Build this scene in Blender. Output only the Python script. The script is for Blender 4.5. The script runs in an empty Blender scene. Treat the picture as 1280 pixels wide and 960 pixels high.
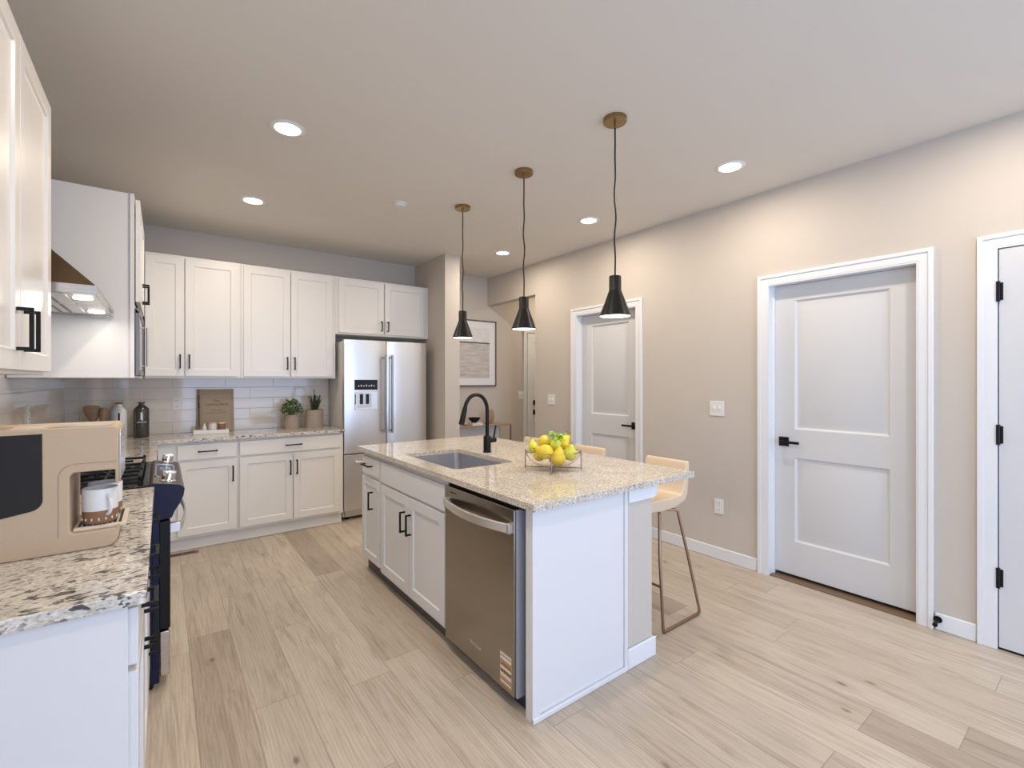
import bpy, bmesh, math, random
from mathutils import Vector, Matrix
random.seed(7)
C = bpy.context.scene
COL = C.collection
R = math.radians

# ------------------------------------------------------------------ camera, light, exposure
cam_d = bpy.data.cameras.new('camera')
cam_d.sensor_width = 36.0
cam_d.lens = 581.0 / 1280.0 * 36.0
cam_d.shift_y = -4.5 / 1280.0
cam_d.clip_start = 0.02
cam = bpy.data.objects.new('camera', cam_d)
cam.location = (0, 0, 1.386)
cam.rotation_euler = (R(90), 0, -math.atan(437.0 / 581.0))
COL.objects.link(cam)
C.camera = cam

C.view_settings.view_transform = 'Standard'
C.view_settings.look = 'None'
C.view_settings.gamma = 1.0
C.view_settings.use_curve_mapping = False
C.view_settings.exposure = 0.2

world = bpy.data.worlds.new('world')
C.world = world
world.use_nodes = True
world.node_tree.nodes['Background'].inputs[0].default_value = (0.55, 0.72, 1.0, 1)
world.node_tree.nodes['Background'].inputs[1].default_value = 1.0

DAY = (0.47, 0.65, 1.0)
WARM = (1.0, 0.86, 0.70)
P_WINDOW, P_WINDOW2, P_CAN, P_PEND = 77.0, 34.0, 8.0, 1.5
CAN_EMIT = 14.0


def area(name, loc, rot, sx, sy, power, col, shape='RECTANGLE', spread=180):
    l = bpy.data.lights.new(name, 'AREA')
    l.shape = shape
    l.size = sx
    if shape in ('RECTANGLE', 'ELLIPSE'):
        l.size_y = sy
    l.energy = power
    l.color = col
    l.spread = R(spread)
    o = bpy.data.objects.new(name, l)
    o.location = loc
    o.rotation_euler = rot
    COL.objects.link(o)
    return o


# daylight through the glazed opening behind the camera and the side window
area('daylight_rear', (1.75, -3.13, 1.25), (R(90), 0, 0), 2.8, 2.1, P_WINDOW, DAY)
area('daylight_side', (-0.60, -1.6, 1.35), (0, R(-90), 0), 1.7, 1.9, P_WINDOW2, DAY)

# ------------------------------------------------------------------ materials
def newmat(name):
    m = bpy.data.materials.new(name)
    m.use_nodes = True
    nt = m.node_tree
    return m, nt, nt.nodes['Principled BSDF']


def M(name, col, rough=0.5, metal=0.0, bump=0.0, bscale=200.0, coat=0.0, var=0.0, spec=0.5):
    m, nt, b = newmat(name)
    b.inputs['Base Color'].default_value = (*col, 1)
    b.inputs['Roughness'].default_value = rough
    b.inputs['Metallic'].default_value = metal
    b.inputs['Specular IOR Level'].default_value = spec
    b.inputs['Coat Weight'].default_value = coat
    b.inputs['Coat Roughness'].default_value = 0.08
    if bump or var:
        tc = nt.nodes.new('ShaderNodeNewGeometry')
        n = nt.nodes.new('ShaderNodeTexNoise')
        n.inputs['Scale'].default_value = bscale
        n.inputs['Detail'].default_value = 4
        nt.links.new(tc.outputs['Position'], n.inputs['Vector'])
        if bump:
            bp = nt.nodes.new('ShaderNodeBump')
            bp.inputs['Strength'].default_value = bump
            bp.inputs['Distance'].default_value = 0.002
            nt.links.new(n.outputs['Fac'], bp.inputs['Height'])
            nt.links.new(bp.outputs['Normal'], b.inputs['Normal'])
        if var:
            mx = nt.nodes.new('ShaderNodeMix')
            mx.data_type = 'RGBA'
            mx.inputs[6].default_value = (*[c * (1 - var) for c in col], 1)
            mx.inputs[7].default_value = (*[min(1, c * (1 + var)) for c in col], 1)
            nt.links.new(n.outputs['Fac'], mx.inputs[0])
            nt.links.new(mx.outputs[2], b.inputs['Base Color'])
    return m


def emit(name, col, strength):
    m, nt, b = newmat(name)
    b.inputs['Base Color'].default_value = (*col, 1)
    b.inputs['Emission Color'].default_value = (*col, 1)
    b.inputs['Emission Strength'].default_value = strength
    return m


def brushed(name, col, rough, axis='z'):
    m, nt, b = newmat(name)
    b.inputs['Base Color'].default_value = (*col, 1)
    b.inputs['Metallic'].default_value = 1.0
    g = nt.nodes.new('ShaderNodeNewGeometry')
    mp = nt.nodes.new('ShaderNodeMapping')
    mp.inputs['Scale'].default_value = (600, 600, 6) if axis == 'z' else (6, 6, 600)
    n = nt.nodes.new('ShaderNodeTexNoise')
    n.inputs['Scale'].default_value = 1.0
    n.inputs['Detail'].default_value = 3
    mr = nt.nodes.new('ShaderNodeMapRange')
    mr.inputs['To Min'].default_value = rough - 0.05
    mr.inputs['To Max'].default_value = rough + 0.09
    nt.links.new(g.outputs['Position'], mp.inputs['Vector'])
    nt.links.new(mp.outputs[0], n.inputs['Vector'])
    nt.links.new(n.outputs['Fac'], mr.inputs['Value'])
    nt.links.new(mr.outputs[0], b.inputs['Roughness'])
    return m


class NT:
    """small node-graph helper"""
    def __init__(s, nt):
        s.nt = nt

    def n(s, t, **kw):
        nd = s.nt.nodes.new(t)
        for k, v in kw.items():
            setattr(nd, k, v)
        return nd

    def put(s, sock, v):
        if isinstance(v, (int, float)):
            sock.default_value = v
        elif isinstance(v, tuple):
            sock.default_value = v
        else:
            s.nt.links.new(v, sock)

    def m(s, op, a, b=0.0, c=0.0):
        nd = s.n('ShaderNodeMath', operation=op)
        s.put(nd.inputs[0], a)
        s.put(nd.inputs[1], b)
        s.put(nd.inputs[2], c)
        return nd.outputs[0]

    def sep(s, v):
        nd = s.n('ShaderNodeSeparateXYZ')
        s.put(nd.inputs[0], v)
        return nd.outputs

    def comb(s, x, y, z):
        nd = s.n('ShaderNodeCombineXYZ')
        s.put(nd.inputs[0], x); s.put(nd.inputs[1], y); s.put(nd.inputs[2], z)
        return nd.outputs[0]

    def white(s, v):
        nd = s.n('ShaderNodeTexWhiteNoise')
        nd.noise_dimensions = '3D'
        s.put(nd.inputs['Vector'], v)
        return nd.outputs['Value']

    def noise(s, v, scale, detail=3, rough=0.5, dist=0.0):
        nd = s.n('ShaderNodeTexNoise')
        s.put(nd.inputs['Vector'], v)
        nd.inputs['Scale'].default_value = scale
        nd.inputs['Detail'].default_value = detail
        nd.inputs['Roughness'].default_value = rough
        nd.inputs['Distortion'].default_value = dist
        return nd.outputs['Fac']

    def ramp(s, fac, stops, interp='LINEAR'):
        nd = s.n('ShaderNodeValToRGB')
        nd.color_ramp.interpolation = interp
        el = nd.color_ramp.elements
        while len(el) < len(stops):
            el.new(0.5)
        for e, (p, c) in zip(el, stops):
            e.position = p
            e.color = (*c, 1) if len(c) == 3 else c
        s.put(nd.inputs[0], fac)
        return nd.outputs[0]

    def mix(s, fac, a, b, blend='MIX'):
        nd = s.n('ShaderNodeMix', data_type='RGBA', blend_type=blend)
        s.put(nd.inputs[0], fac)
        s.put(nd.inputs[6], a if not isinstance(a, tuple) else (*a[:3], 1))
        s.put(nd.inputs[7], b if not isinstance(b, tuple) else (*b[:3], 1))
        return nd.outputs[2]

    def bump(s, h, strength, dist, bsdf):
        nd = s.n('ShaderNodeBump')
        nd.inputs['Strength'].default_value = strength
        nd.inputs['Distance'].default_value = dist
        s.put(nd.inputs['Height'], h)
        s.nt.links.new(nd.outputs[0], bsdf.inputs['Normal'])


def floor_material():
    m, nt, b = newmat('oak_plank_floor')
    g = NT(nt)
    pos = g.n('ShaderNodeNewGeometry').outputs['Position']
    x, y, z = g.sep(pos)
    W, L = 0.19, 1.25
    px = g.m('DIVIDE', g.m('ADD', x, 20.03), W)
    ix = g.m('FLOOR', px)
    fx = g.m('FRACT', px)
    off = g.white(g.comb(ix, 3.7, 0.0))
    py = g.m('ADD', g.m('DIVIDE', g.m('ADD', y, 20.0), L), off)
    iy = g.m('FLOOR', py)
    fy = g.m('FRACT', py)
    rid = g.white(g.comb(ix, iy, 1.3))
    rid2 = g.white(g.comb(iy, ix, 8.1))
    # long grain
    gv = g.comb(g.m('ADD', g.m('MULTIPLY', x, 9.0), g.m('MULTIPLY', rid, 40.0)), g.m('MULTIPLY', y, 0.8), rid2)
    grain = g.noise(gv, 2.2, 6, 0.62, 1.2)
    fine = g.noise(g.comb(g.m('MULTIPLY', x, 60.0), g.m('MULTIPLY', y, 2.5), rid), 2.0, 4, 0.6)
    # cathedral rings
    wv = g.n('ShaderNodeTexWave', wave_type='BANDS', bands_direction='X', wave_profile='SIN')
    g.put(wv.inputs['Vector'], g.comb(g.m('ADD', x, g.m('MULTIPLY', rid, 7.0)), g.m('MULTIPLY', y, 0.16), 0.0))
    wv.inputs['Scale'].default_value = 22.0
    wv.inputs['Distortion'].default_value = 9.0
    wv.inputs['Detail'].default_value = 2.0
    wv.inputs['Detail Scale'].default_value = 0.7
    base = g.ramp(rid, [(0.0, (0.45, 0.375, 0.295)), (0.18, (0.56, 0.48, 0.385)), (0.7, (0.61, 0.53, 0.43)), (1.0, (0.66, 0.58, 0.475))])
    c1 = g.mix(0.72, base, g.ramp(grain, [(0.3, (0.62, 0.56, 0.5)), (0.5, (0.97, 0.96, 0.95)), (0.75, (1, 1, 1))]), 'MULTIPLY')
    c2 = g.mix(0.36, c1, g.ramp(fine, [(0.3, (0.6, 0.55, 0.5)), (0.6, (1, 1, 1))]), 'MULTIPLY')
    c3 = g.mix(0.24, c2, g.ramp(wv.outputs['Fac'], [(0.0, (0.55, 0.47, 0.4)), (0.35, (1, 1, 1))]), 'MULTIPLY')
    # knots: sparse stretched voronoi
    vo = g.n('ShaderNodeTexVoronoi', feature='F1')
    g.put(vo.inputs['Vector'], g.comb(g.m('MULTIPLY', x, 6.8), g.m('MULTIPLY', y, 3.4), 0.0))
    vo.inputs['Scale'].default_value = 1.0
    kd = g.m('ADD', vo.outputs['Distance'], g.m('MULTIPLY', g.noise(pos, 30, 3), 0.06))
    kr = g.m('GREATER_THAN', g.sep(vo.outputs['Color'])[0], 0.28)
    knot = g.m('MULTIPLY', g.ramp(kd, [(0.06, (1, 1, 1)), (0.125, (0, 0, 0))]), kr)
    halo = g.m('MULTIPLY', g.m('MULTIPLY', g.ramp(kd, [(0.08, (1, 1, 1)), (0.36, (0, 0, 0))]), kr), 0.3)
    c4 = g.mix(halo, c3, (0.33, 0.25, 0.18))
    c5 = g.mix(g.m('MULTIPLY', knot, 0.75), c4, (0.13, 0.095, 0.07))
    # seams
    ex = g.m('MINIMUM', fx, g.m('SUBTRACT', 1.0, fx))
    ey = g.m('MINIMUM', fy, g.m('SUBTRACT', 1.0, fy))
    sx = g.m('LESS_THAN', ex, 0.0085)
    sy = g.m('LESS_THAN', ey, 0.0013)
    seam = g.m('MAXIMUM', sx, sy)
    c6 = g.mix(g.m('MULTIPLY', seam, 0.55), c5, (0.2, 0.15, 0.11))
    nt.links.new(c6, b.inputs['Base Color'])
    b.inputs['Roughness'].default_value = 0.36
    g.bump(g.m('SUBTRACT', g.m('MULTIPLY', fine, 0.3), seam), 0.25, 0.001, b)
    return m


def granite_material(name, big):
    m, nt, b = newmat(name)
    g = NT(nt)
    pos = g.n('ShaderNodeNewGeometry').outputs['Position']
    S = 1.0 if big else 1.15
    x, y, z = g.sep(pos)
    v = g.comb(g.m('MULTIPLY', x, 0.62 if big else 0.9), y, z)
    cloud = g.noise(pos, 7 * S, 4, 0.6)
    grit = g.noise(v, 125 * S, 3, 0.7)
    base = g.ramp(grit, [(0.34, (0.36, 0.31, 0.26) if big else (0.33, 0.27, 0.21)), (0.45, (0.64, 0.60, 0.52) if big else (0.56, 0.50, 0.41)), (0.53, (0.74, 0.70, 0.62) if big else (0.69, 0.63, 0.54)), (0.64, (0.86, 0.84, 0.79))])
    base = g.mix(g.ramp(cloud, [(0.45, (0, 0, 0)), (0.62, (0.55, 0.55, 0.55))]), base, (0.50, 0.475, 0.44))

    def flecks(scale, a, soft, colr, cur, gate, fac=1.0):
        n_ = g.noise(v, scale * S, 2, 0.55, 0.3)
        k = g.m('MULTIPLY', g.ramp(n_, [(a, (0, 0, 0)), (a + soft, (1, 1, 1))]), fac)
        if gate is not None:
            k = g.m('MULTIPLY', k, gate)
        return g.mix(k, cur, colr)
    gate = g.ramp(cloud, [(0.42, (0.25, 0.25, 0.25)), (0.56, (1, 1, 1))])
    cur = flecks(95, 0.585, 0.03, (0.44, 0.37, 0.29) if big else (0.42, 0.31, 0.21), base, None, 0.5 if big else 0.6)
    cur = flecks(70 if big else 105, 0.61 if big else 0.625, 0.03, (0.20, 0.185, 0.185), cur, None, 0.85)
    cur = flecks(52 if big else 90, 0.588 if big else 0.64, 0.02, (0.075, 0.07, 0.08), cur, gate, 0.95)
    if big:
        cur = flecks(30, 0.62, 0.02, (0.055, 0.052, 0.065), cur, gate, 0.95)
    nt.links.new(cur, b.inputs['Base Color'])
    b.inputs['Roughness'].default_value = 0.07
    b.inputs['Specular IOR Level'].default_value = 0.6
    return m


def tile_material(name, horiz):
    """glossy subway tile, horiz = 'x' or 'y' (the wall's running direction)"""
    m, nt, b = newmat(name)
    g = NT(nt)
    pos = g.n('ShaderNodeNewGeometry').outputs['Position']
    x, y, z = g.sep(pos)
    h = x if horiz == 'x' else y
    W, H = 0.405, 0.1015
    pz = g.m('DIVIDE', g.m('SUBTRACT', z, 0.914), H)
    iz = g.m('FLOOR', pz)
    fz = g.m('FRACT', pz)
    px = g.m('ADD', g.m('DIVIDE', g.m('ADD', h, 20.18), W), g.m('MULTIPLY', g.m('MODULO', iz, 2.0), 0.5))
    fx = g.m('FRACT', px)
    ex = g.m('MULTIPLY', g.m('MINIMUM', fx, g.m('SUBTRACT', 1.0, fx)), W)
    ez = g.m('MULTIPLY', g.m('MINIMUM', fz, g.m('SUBTRACT', 1.0, fz)), H)
    e = g.m('MINIMUM', ex, ez)
    joint = g.m('LESS_THAN', e, 0.0011)
    rid = g.white(g.comb(g.m('FLOOR', px), iz, 2.0))
    colr = g.mix(rid, (0.76, 0.69, 0.60), (0.80, 0.73, 0.645))
    nt.links.new(g.mix(joint, colr, (0.38, 0.35, 0.33)), b.inputs['Base Color'])
    nt.links.new(g.m('ADD', g.m('MULTIPLY', joint, 0.5), 0.06), b.inputs['Roughness'])
    hgt = g.m('ADD', g.m('MINIMUM', g.m('MULTIPLY', e, 350.0), 1.0), g.m('MULTIPLY', g.noise(pos, 9, 2), 0.5))
    g.bump(hgt, 0.35, 0.0015, b)
    return m


WALL = M('greige_wall_paint', (0.59, 0.535, 0.47), 0.75, bump=0.15, bscale=260, spec=0.3)
CEIL = M('ceiling_paint', (0.745, 0.705, 0.645), 0.85, bump=0.12, bscale=180, spec=0.2)
TRIM = M('white_trim_paint', (0.80, 0.81, 0.82), 0.32)
DOOR = M('greyed_white_door', (0.66, 0.665, 0.67), 0.36)  # slightly greyer than the trim white
CAB = M('warm_white_cabinet_paint', (0.80, 0.775, 0.73), 0.28)
CABW = M('white_cabinet_paint', (0.75, 0.75, 0.755), 0.3)
BLACK = M('matte_black_metal', (0.007, 0.0065, 0.0065), 0.42, spec=0.25)
BLACKG = M('black_enamel', (0.008, 0.008, 0.010), 0.12, spec=0.35)
IRON = M('cast_iron', (0.010, 0.010, 0.010), 0.5, bump=0.3, bscale=400, spec=0.25)
DARK = M('dark_void', (0.01, 0.01, 0.012), 0.7)
STEEL = brushed('brushed_steel', (0.74, 0.73, 0.72), 0.33)
STEELH = brushed('brushed_steel_across', (0.60, 0.58, 0.55), 0.24, 'x')
DWST = brushed('dark_stainless', (0.36, 0.325, 0.285), 0.20)
CHROME = M('satin_chrome', (0.8, 0.8, 0.8), 0.16, 1.0)
BRASS = M('antique_brass', (0.33, 0.225, 0.11), 0.30, 1.0)
BRONZE = M('bronze_wire', (0.33, 0.22, 0.15), 0.35, 1.0)
SHADE = M('black_lamp_shade', (0.010, 0.009, 0.008), 0.36, spec=0.3)
REFL_NAVY = M('range_enamel_blue_reflection', (0.008, 0.012, 0.040), 0.25, spec=0.3)  # black side enamel; its blue light reflection is put into the colour
FLOOR = floor_material()
GRAN_N = granite_material('granite_large_fleck', True)
GRAN_I = granite_material('granite_fine_fleck', False)
TILE_X = tile_material('subway_tile_rear', 'x')
TILE_Y = tile_material('subway_tile_side', 'y')
CAN_M = emit('downlight_diffuser', (1.0, 0.95, 0.85), CAN_EMIT)
PEND_M = emit('pendant_diffuser', (1.0, 0.93, 0.80), 5.0)
HOODL = emit('hood_lamp', (1.0, 0.98, 0.92), 9.0)
LEATHER = M('cream_leather', (0.70, 0.56, 0.40), 0.5, bump=0.2, bscale=500)
COFFEE = M('sand_plastic', (0.54, 0.40, 0.265), 0.55, bump=0.3, bscale=700, var=0.06)
COFFEET = M('pale_sand_trim', (0.68, 0.58, 0.47), 0.45)
SMOKE = M('charcoal_glass', (0.026, 0.025, 0.025), 0.6, spec=0.2)
CERAM = M('white_ceramic', (0.78, 0.77, 0.75), 0.35, bump=0.1, bscale=300)
TERRA = M('brown_glaze', (0.27, 0.135, 0.07), 0.45, var=0.2, bscale=60)
WOOD = M('light_wood', (0.33, 0.19, 0.10), 0.5, var=0.25, bscale=35)
KRAFT = M('kraft_cover', (0.40, 0.30, 0.205), 0.7, var=0.1, bscale=120)
KRAFTD = M('kraft_spine', (0.27, 0.19, 0.125), 0.7)
INK = M('brown_ink', (0.10, 0.06, 0.04), 0.7)
WHITE = M('plain_white', (0.82, 0.81, 0.79), 0.4)
PLATE = M('white_plastic_plate', (0.80, 0.79, 0.76), 0.35)
POT = M('taupe_pot', (0.38, 0.31, 0.24), 0.75, var=0.12, bscale=90)
SOIL = M('potting_soil', (0.04, 0.028, 0.02), 0.95, bump=1.0, bscale=200)
LEAF = M('herb_leaf', (0.085, 0.17, 0.035), 0.5, var=0.5, bscale=45)
LEAFD = M('rosemary_leaf', (0.05, 0.105, 0.045), 0.6, var=0.45, bscale=60)
PEAR = M('yellow_pear_skin', (0.80, 0.60, 0.035), 0.38, var=0.14, bscale=25, bump=0.1)
PEARG = M('green_pear_skin', (0.68, 0.66, 0.07), 0.4, var=0.25, bscale=30)
FLEAF = M('fresh_green_leaf', (0.22, 0.48, 0.03), 0.45, var=0.3, bscale=60)
STEMM = M('brown_stem', (0.10, 0.06, 0.03), 0.7)
THRESH = M('wood_threshold', (0.20, 0.13, 0.08), 0.5)
SINKM = M('sink_steel', (0.62, 0.63, 0.66), 0.34, 1.0)
HANDLE = M('grey_steel_bar', (0.36, 0.35, 0.34), 0.32, 1.0)
PANELM = M('dark_steel_panel', (0.20, 0.175, 0.15), 0.28, 1.0)
FRAME = M('dark_wood_frame', (0.11, 0.075, 0.05), 0.5)
STICK = M('sticker_tan', (0.50, 0.30, 0.15), 0.5)
GREYP = M('grey_panel', (0.20, 0.20, 0.22), 0.4)


def glass(name, col, rough=0.02, ior=1.45):
    m, nt, b = newmat(name)
    b.inputs['Base Color'].default_value = (*col, 1)
    b.inputs['Roughness'].default_value = rough
    b.inputs['Transmission Weight'].default_value = 1.0
    b.inputs['IOR'].default_value = ior
    return m


GLASS = glass('clear_glass', (1, 0.98, 0.95), 0.02, 1.3)
SMOKEG = M('smoked_bottle', (0.05, 0.042, 0.038), 0.14, coat=0.6)


def art_material():
    m, nt, b = newmat('seascape_print')
    g = NT(nt)
    pos = g.n('ShaderNodeNewGeometry').outputs['Position']
    x, y, z = g.sep(pos)
    sv = g.comb(g.m('MULTIPLY', x, 3.0), 0.0, g.m('MULTIPLY', z, 16.0))
    n1 = g.noise(sv, 2.0, 6, 0.65)
    n2 = g.noise(g.comb(g.m('MULTIPLY', x, 6.0), 0.0, g.m('MULTIPLY', z, 6.0)), 3.0, 5, 0.6)
    sea = g.ramp(n1, [(0.3, (0.44, 0.40, 0.37)), (0.5, (0.57, 0.53, 0.50)), (0.7, (0.70, 0.67, 0.64))])
    sky = g.ramp(n2, [(0.3, (0.68, 0.67, 0.66)), (0.7, (0.82, 0.81, 0.80))])
    issky = g.m('GREATER_THAN', z, 1.872)
    c = g.mix(issky, sea, sky)
    d = g.m('ABSOLUTE', g.m('SUBTRACT', z, g.m('ADD', 1.865, g.m('MULTIPLY', g.noise(g.comb(x, 0.0, 0.0), 14.0, 4), 0.02))))
    head = g.m('LESS_THAN', d, 0.009)
    c = g.mix(g.m('MULTIPLY', head, 0.9), c, (0.035, 0.03, 0.028))
    nt.links.new(c, b.inputs['Base Color'])
    b.inputs['Roughness'].default_value = 0.3
    return m


ART = art_material()

# ------------------------------------------------------------------ geometry helpers
class MB:
    def __init__(s):
        s.bm = bmesh.new()

    def _face(s, vs):
        try:
            return s.bm.faces.new(vs)
        except ValueError:
            return None

    def box(s, x0, x1, y0, y1, z0, z1):
        x0, x1 = sorted((x0, x1)); y0, y1 = sorted((y0, y1)); z0, z1 = sorted((z0, z1))
        v = [s.bm.verts.new(p) for p in ((x0, y0, z0), (x1, y0, z0), (x1, y1, z0), (x0, y1, z0), (x0, y0, z1), (x1, y0, z1), (x1, y1, z1), (x0, y1, z1))]
        for f in ((0, 3, 2, 1), (4, 5, 6, 7), (0, 1, 5, 4), (1, 2, 6, 5), (2, 3, 7, 6), (3, 0, 4, 7)):
            s._face([v[i] for i in f])
        return s

    def loft(s, rings, cap=True, closed=False):
        rv = [[s.bm.verts.new(p) for p in r] for r in rings]
        n = len(rv[0])
        pairs = list(zip(rv, rv[1:]))
        if closed:
            pairs.append((rv[-1], rv[0]))
        for a, b in pairs:
            for i in range(n):
                s._face([a[i], a[(i + 1) % n], b[(i + 1) % n], b[i]])
        if cap and not closed:
            s._face(rv[0][::-1])
            s._face(rv[-1])
        return s

    def lathe(s, prof, c, n=28, cap=True):
        """prof: list of (r, z) bottom to top"""
        rings = [[(c[0] + max(r, 1e-5) * math.cos(2 * math.pi * k / n), c[1] + max(r, 1e-5) * math.sin(2 * math.pi * k / n), c[2] + z) for k in range(n)] for r, z in prof]
        return s.loft(rings, cap)

    def cyl(s, a, b, r, r2=None, n=16):
        a, b = Vector(a), Vector(b)
        d = (b - a).normalized()
        u = d.orthogonal().normalized(); w = d.cross(u)
        r2 = r if r2 is None else r2
        rings = [[p + (u * math.cos(t) + w * math.sin(t)) * rr for t in (2 * math.pi * k / n for k in range(n))] for p, rr in ((a, r), (b, r2))]
        return s.loft(rings)

    def tube(s, pts, r, n=10, closed=False):
        pts = [Vector(p) for p in pts]
        rs = r if isinstance(r, (list, tuple)) else [r] * len(pts)
        rings = []
        u = None
        N = len(pts)
        for i, p in enumerate(pts):
            if closed:
                t = (pts[(i + 1) % N] - pts[i - 1]).normalized()
            else:
                t = (pts[min(i + 1, N - 1)] - pts[max(i - 1, 0)]).normalized()
            if u is None:
                u = t.orthogonal().normalized()
            u = (u - t * u.dot(t)).normalized()
            w = t.cross(u)
            rings.append([p + (u * math.cos(a) + w * math.sin(a)) * rs[i] for a in (2 * math.pi * k / n for k in range(n))])
        return s.loft(rings, True, closed)

    def prism(s, poly, axis, a, b):
        """poly in the two other axes (x,z for y; y,z for x; x,y for z), extruded a..b"""
        def P(p, t):
            return (t, p[0], p[1]) if axis == 'x' else ((p[0], t, p[1]) if axis == 'y' else (p[0], p[1], t))
        return s.loft([[P(p, a) for p in poly], [P(p, b) for p in poly]])

    def quad(s, ps):
        s._face([s.bm.verts.new(p) for p in ps])
        return s

    def xf(s, mat):
        bmesh.ops.transform(s.bm, matrix=mat, verts=s.bm.verts)
        return s

    def add(s, other, mat=None):
        me = bpy.data.meshes.new('tmp')
        other.bm.to_mesh(me)
        if mat is not None:
            me.transform(mat)
        s.bm.from_mesh(me)
        bpy.data.meshes.remove(me)
        return s


ORG = {}


def tag(o, label=None, cat=None, group=None, kind=None):
    if label: o['label'] = label
    if cat: o['category'] = cat
    if group: o['group'] = group
    if kind: o['kind'] = kind
    return o


def thing(name, label, cat, loc, group=None):
    o = bpy.data.objects.new(name, None)
    o.empty_display_size = 0.1
    COL.objects.link(o)
    o.location = loc
    ORG[o.name] = Vector(loc)
    return tag(o, label, cat, group)


def obj(name, mb, mat, parent=None, bevel=0.0, smooth=False, label=None, seg=2, sub=0):
    """link the collected shapes as ONE mesh object; shapes are authored in world coordinates"""
    bmesh.ops.remove_doubles(mb.bm, verts=mb.bm.verts, dist=1e-6)
    bmesh.ops.recalc_face_normals(mb.bm, faces=mb.bm.faces)
    me = bpy.data.meshes.new(name)
    mb.bm.to_mesh(me)
    mb.bm.free()
    o = bpy.data.objects.new(name, me)
    COL.objects.link(o)
    if parent is not None:
        org = ORG[parent.name]
        o.parent = parent
    else:
        co = [v.co for v in me.vertices]
        org = Vector(((min(c.x for c in co) + max(c.x for c in co)) / 2, (min(c.y for c in co) + max(c.y for c in co)) / 2, min(c.z for c in co)))
        o.location = org
    me.transform(Matrix.Translation(-org))
    ORG[o.name] = org
    if isinstance(mat, (list, tuple)):
        for mm in mat:
            me.materials.append(mm)
    else:
        me.materials.append(mat)
    if bevel:
        bv = o.modifiers.new('bevel', 'BEVEL')
        bv.width = bevel
        bv.segments = seg
        bv.limit_method = 'ANGLE'
        bv.angle_limit = R(35)
    if sub:
        sb = o.modifiers.new('sub', 'SUBSURF')
        sb.levels = sub
        sb.render_levels = sub
    if smooth or bevel:
        for p in me.polygons:
            p.use_smooth = True
        if not sub:
            try:
                me.set_sharp_from_angle(angle=R(40))
            except Exception:
                pass
    if label:
        o['label'] = label
    return o


def text(name, body, size, loc, rot, mat, parent, ext=0.0004, align='CENTER'):
    cu = bpy.data.curves.new(name, 'FONT')
    cu.body = body
    cu.size = size
    cu.extrude = ext
    cu.align_x = align
    cu.align_y = 'CENTER'
    cu.materials.append(mat)
    o = bpy.data.objects.new(name, cu)
    COL.objects.link(o)
    me = bpy.data.meshes.new_from_object(o)
    bpy.data.objects.remove(o)
    o = bpy.data.objects.new(name, me)
    COL.objects.link(o)
    o.parent = parent
    o.location = Vector(loc) - ORG[parent.name]
    o.rotation_euler = rot
    ORG[o.name] = Vector(loc)
    return o


def dup(root, loc, label=None, group=None, rotz=None):
    r = root.copy()
    COL.objects.link(r)
    r.location = loc
    if rotz is not None:
        r.rotation_euler = (0, 0, rotz)
    if label: r['label'] = label
    if group: r['group'] = group

    def rec(src, dst):
        for ch in list(src.children):
            c = ch.copy()
            COL.objects.link(c)
            c.parent = dst
            rec(ch, c)
    rec(root, r)
    return r


def structure(name, mb, mat, label, cat, parent=None, bevel=0.0):
    o = obj(name, mb, mat, parent, bevel)
    if parent is None:
        tag(o, label, cat, kind='structure')
    return o


# facing maps: (u, v, w) -> world; u runs along the wall, v up, w out of the face
def FY(y0):   # faces -y
    return lambda u, v, w: (u, y0 - w, v)


def FXP(x0):  # faces +x
    return lambda u, v, w: (x0 + w, u, v)


def FXN(x0):  # faces -x
    return lambda u, v, w: (x0 - w, u, v)


def fbox(mb, f, u0, u1, v0, v1, w0, w1):
    a = f(u0, v0, w0); b = f(u1, v1, w1)
    return mb.box(a[0], b[0], a[1], b[1], a[2], b[2])


def slab(mb, f, u0, u1, v0, v1, t, cells):
    """slab with sunk panels. cells: list of (cv0, cv1, (pu0,pu1,pv0,pv1), [(inset, w), ...])"""
    B = lambda rect, w: [f(rect[0], rect[2], w), f(rect[1], rect[2], w), f(rect[1], rect[3], w), f(rect[0], rect[3], w)]
    bm = mb.bm
    for cv0, cv1, pr, rings in cells:
        rects = [((u0, u1, cv0, cv1), t), (pr, t)]
        for ins, w in rings:
            rects.append(((pr[0] + ins, pr[1] - ins, pr[2] + ins, pr[3] - ins), w))
        vs = [[bm.verts.new(p) for p in B(r_, w_)] for r_, w_ in rects]
        for a, b in zip(vs, vs[1:]):
            for i in range(4):
                mb._face([a[i], a[(i + 1) % 4], b[(i + 1) % 4], b[i]])
        mb._face(vs[-1])
    full = (u0, u1, v0, v1)
    bk = [bm.verts.new(p) for p in B(full, 0)]
    mb._face(bk)
    # sides
    for cv0, cv1, pr, rings in cells:
        for uu in (u0, u1):
            mb._face([bm.verts.new(f(uu, cv0, 0)), bm.verts.new(f(uu, cv1, 0)), bm.verts.new(f(uu, cv1, t)), bm.verts.new(f(uu, cv0, t))])
    for vv in (v0, v1):
        mb._face([bm.verts.new(f(u0, vv, 0)), bm.verts.new(f(u1, vv, 0)), bm.verts.new(f(u1, vv, t)), bm.verts.new(f(u0, vv, t))])
    return mb


def shaker(parent, f, u0, u1, v0, v1, mat, w0=0.0, name='door', fr=0.057):
    mb = MB()
    g = lambda u, v, w: f(u, v, w + w0)
    slab(mb, g, u0, u1, v0, v1, 0.02, [(v0, v1, (u0 + fr, u1 - fr, v0 + fr, v1 - fr), [(0.006, 0.0115)])])
    return obj(name, mb, mat, parent, 0.0012)


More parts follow.
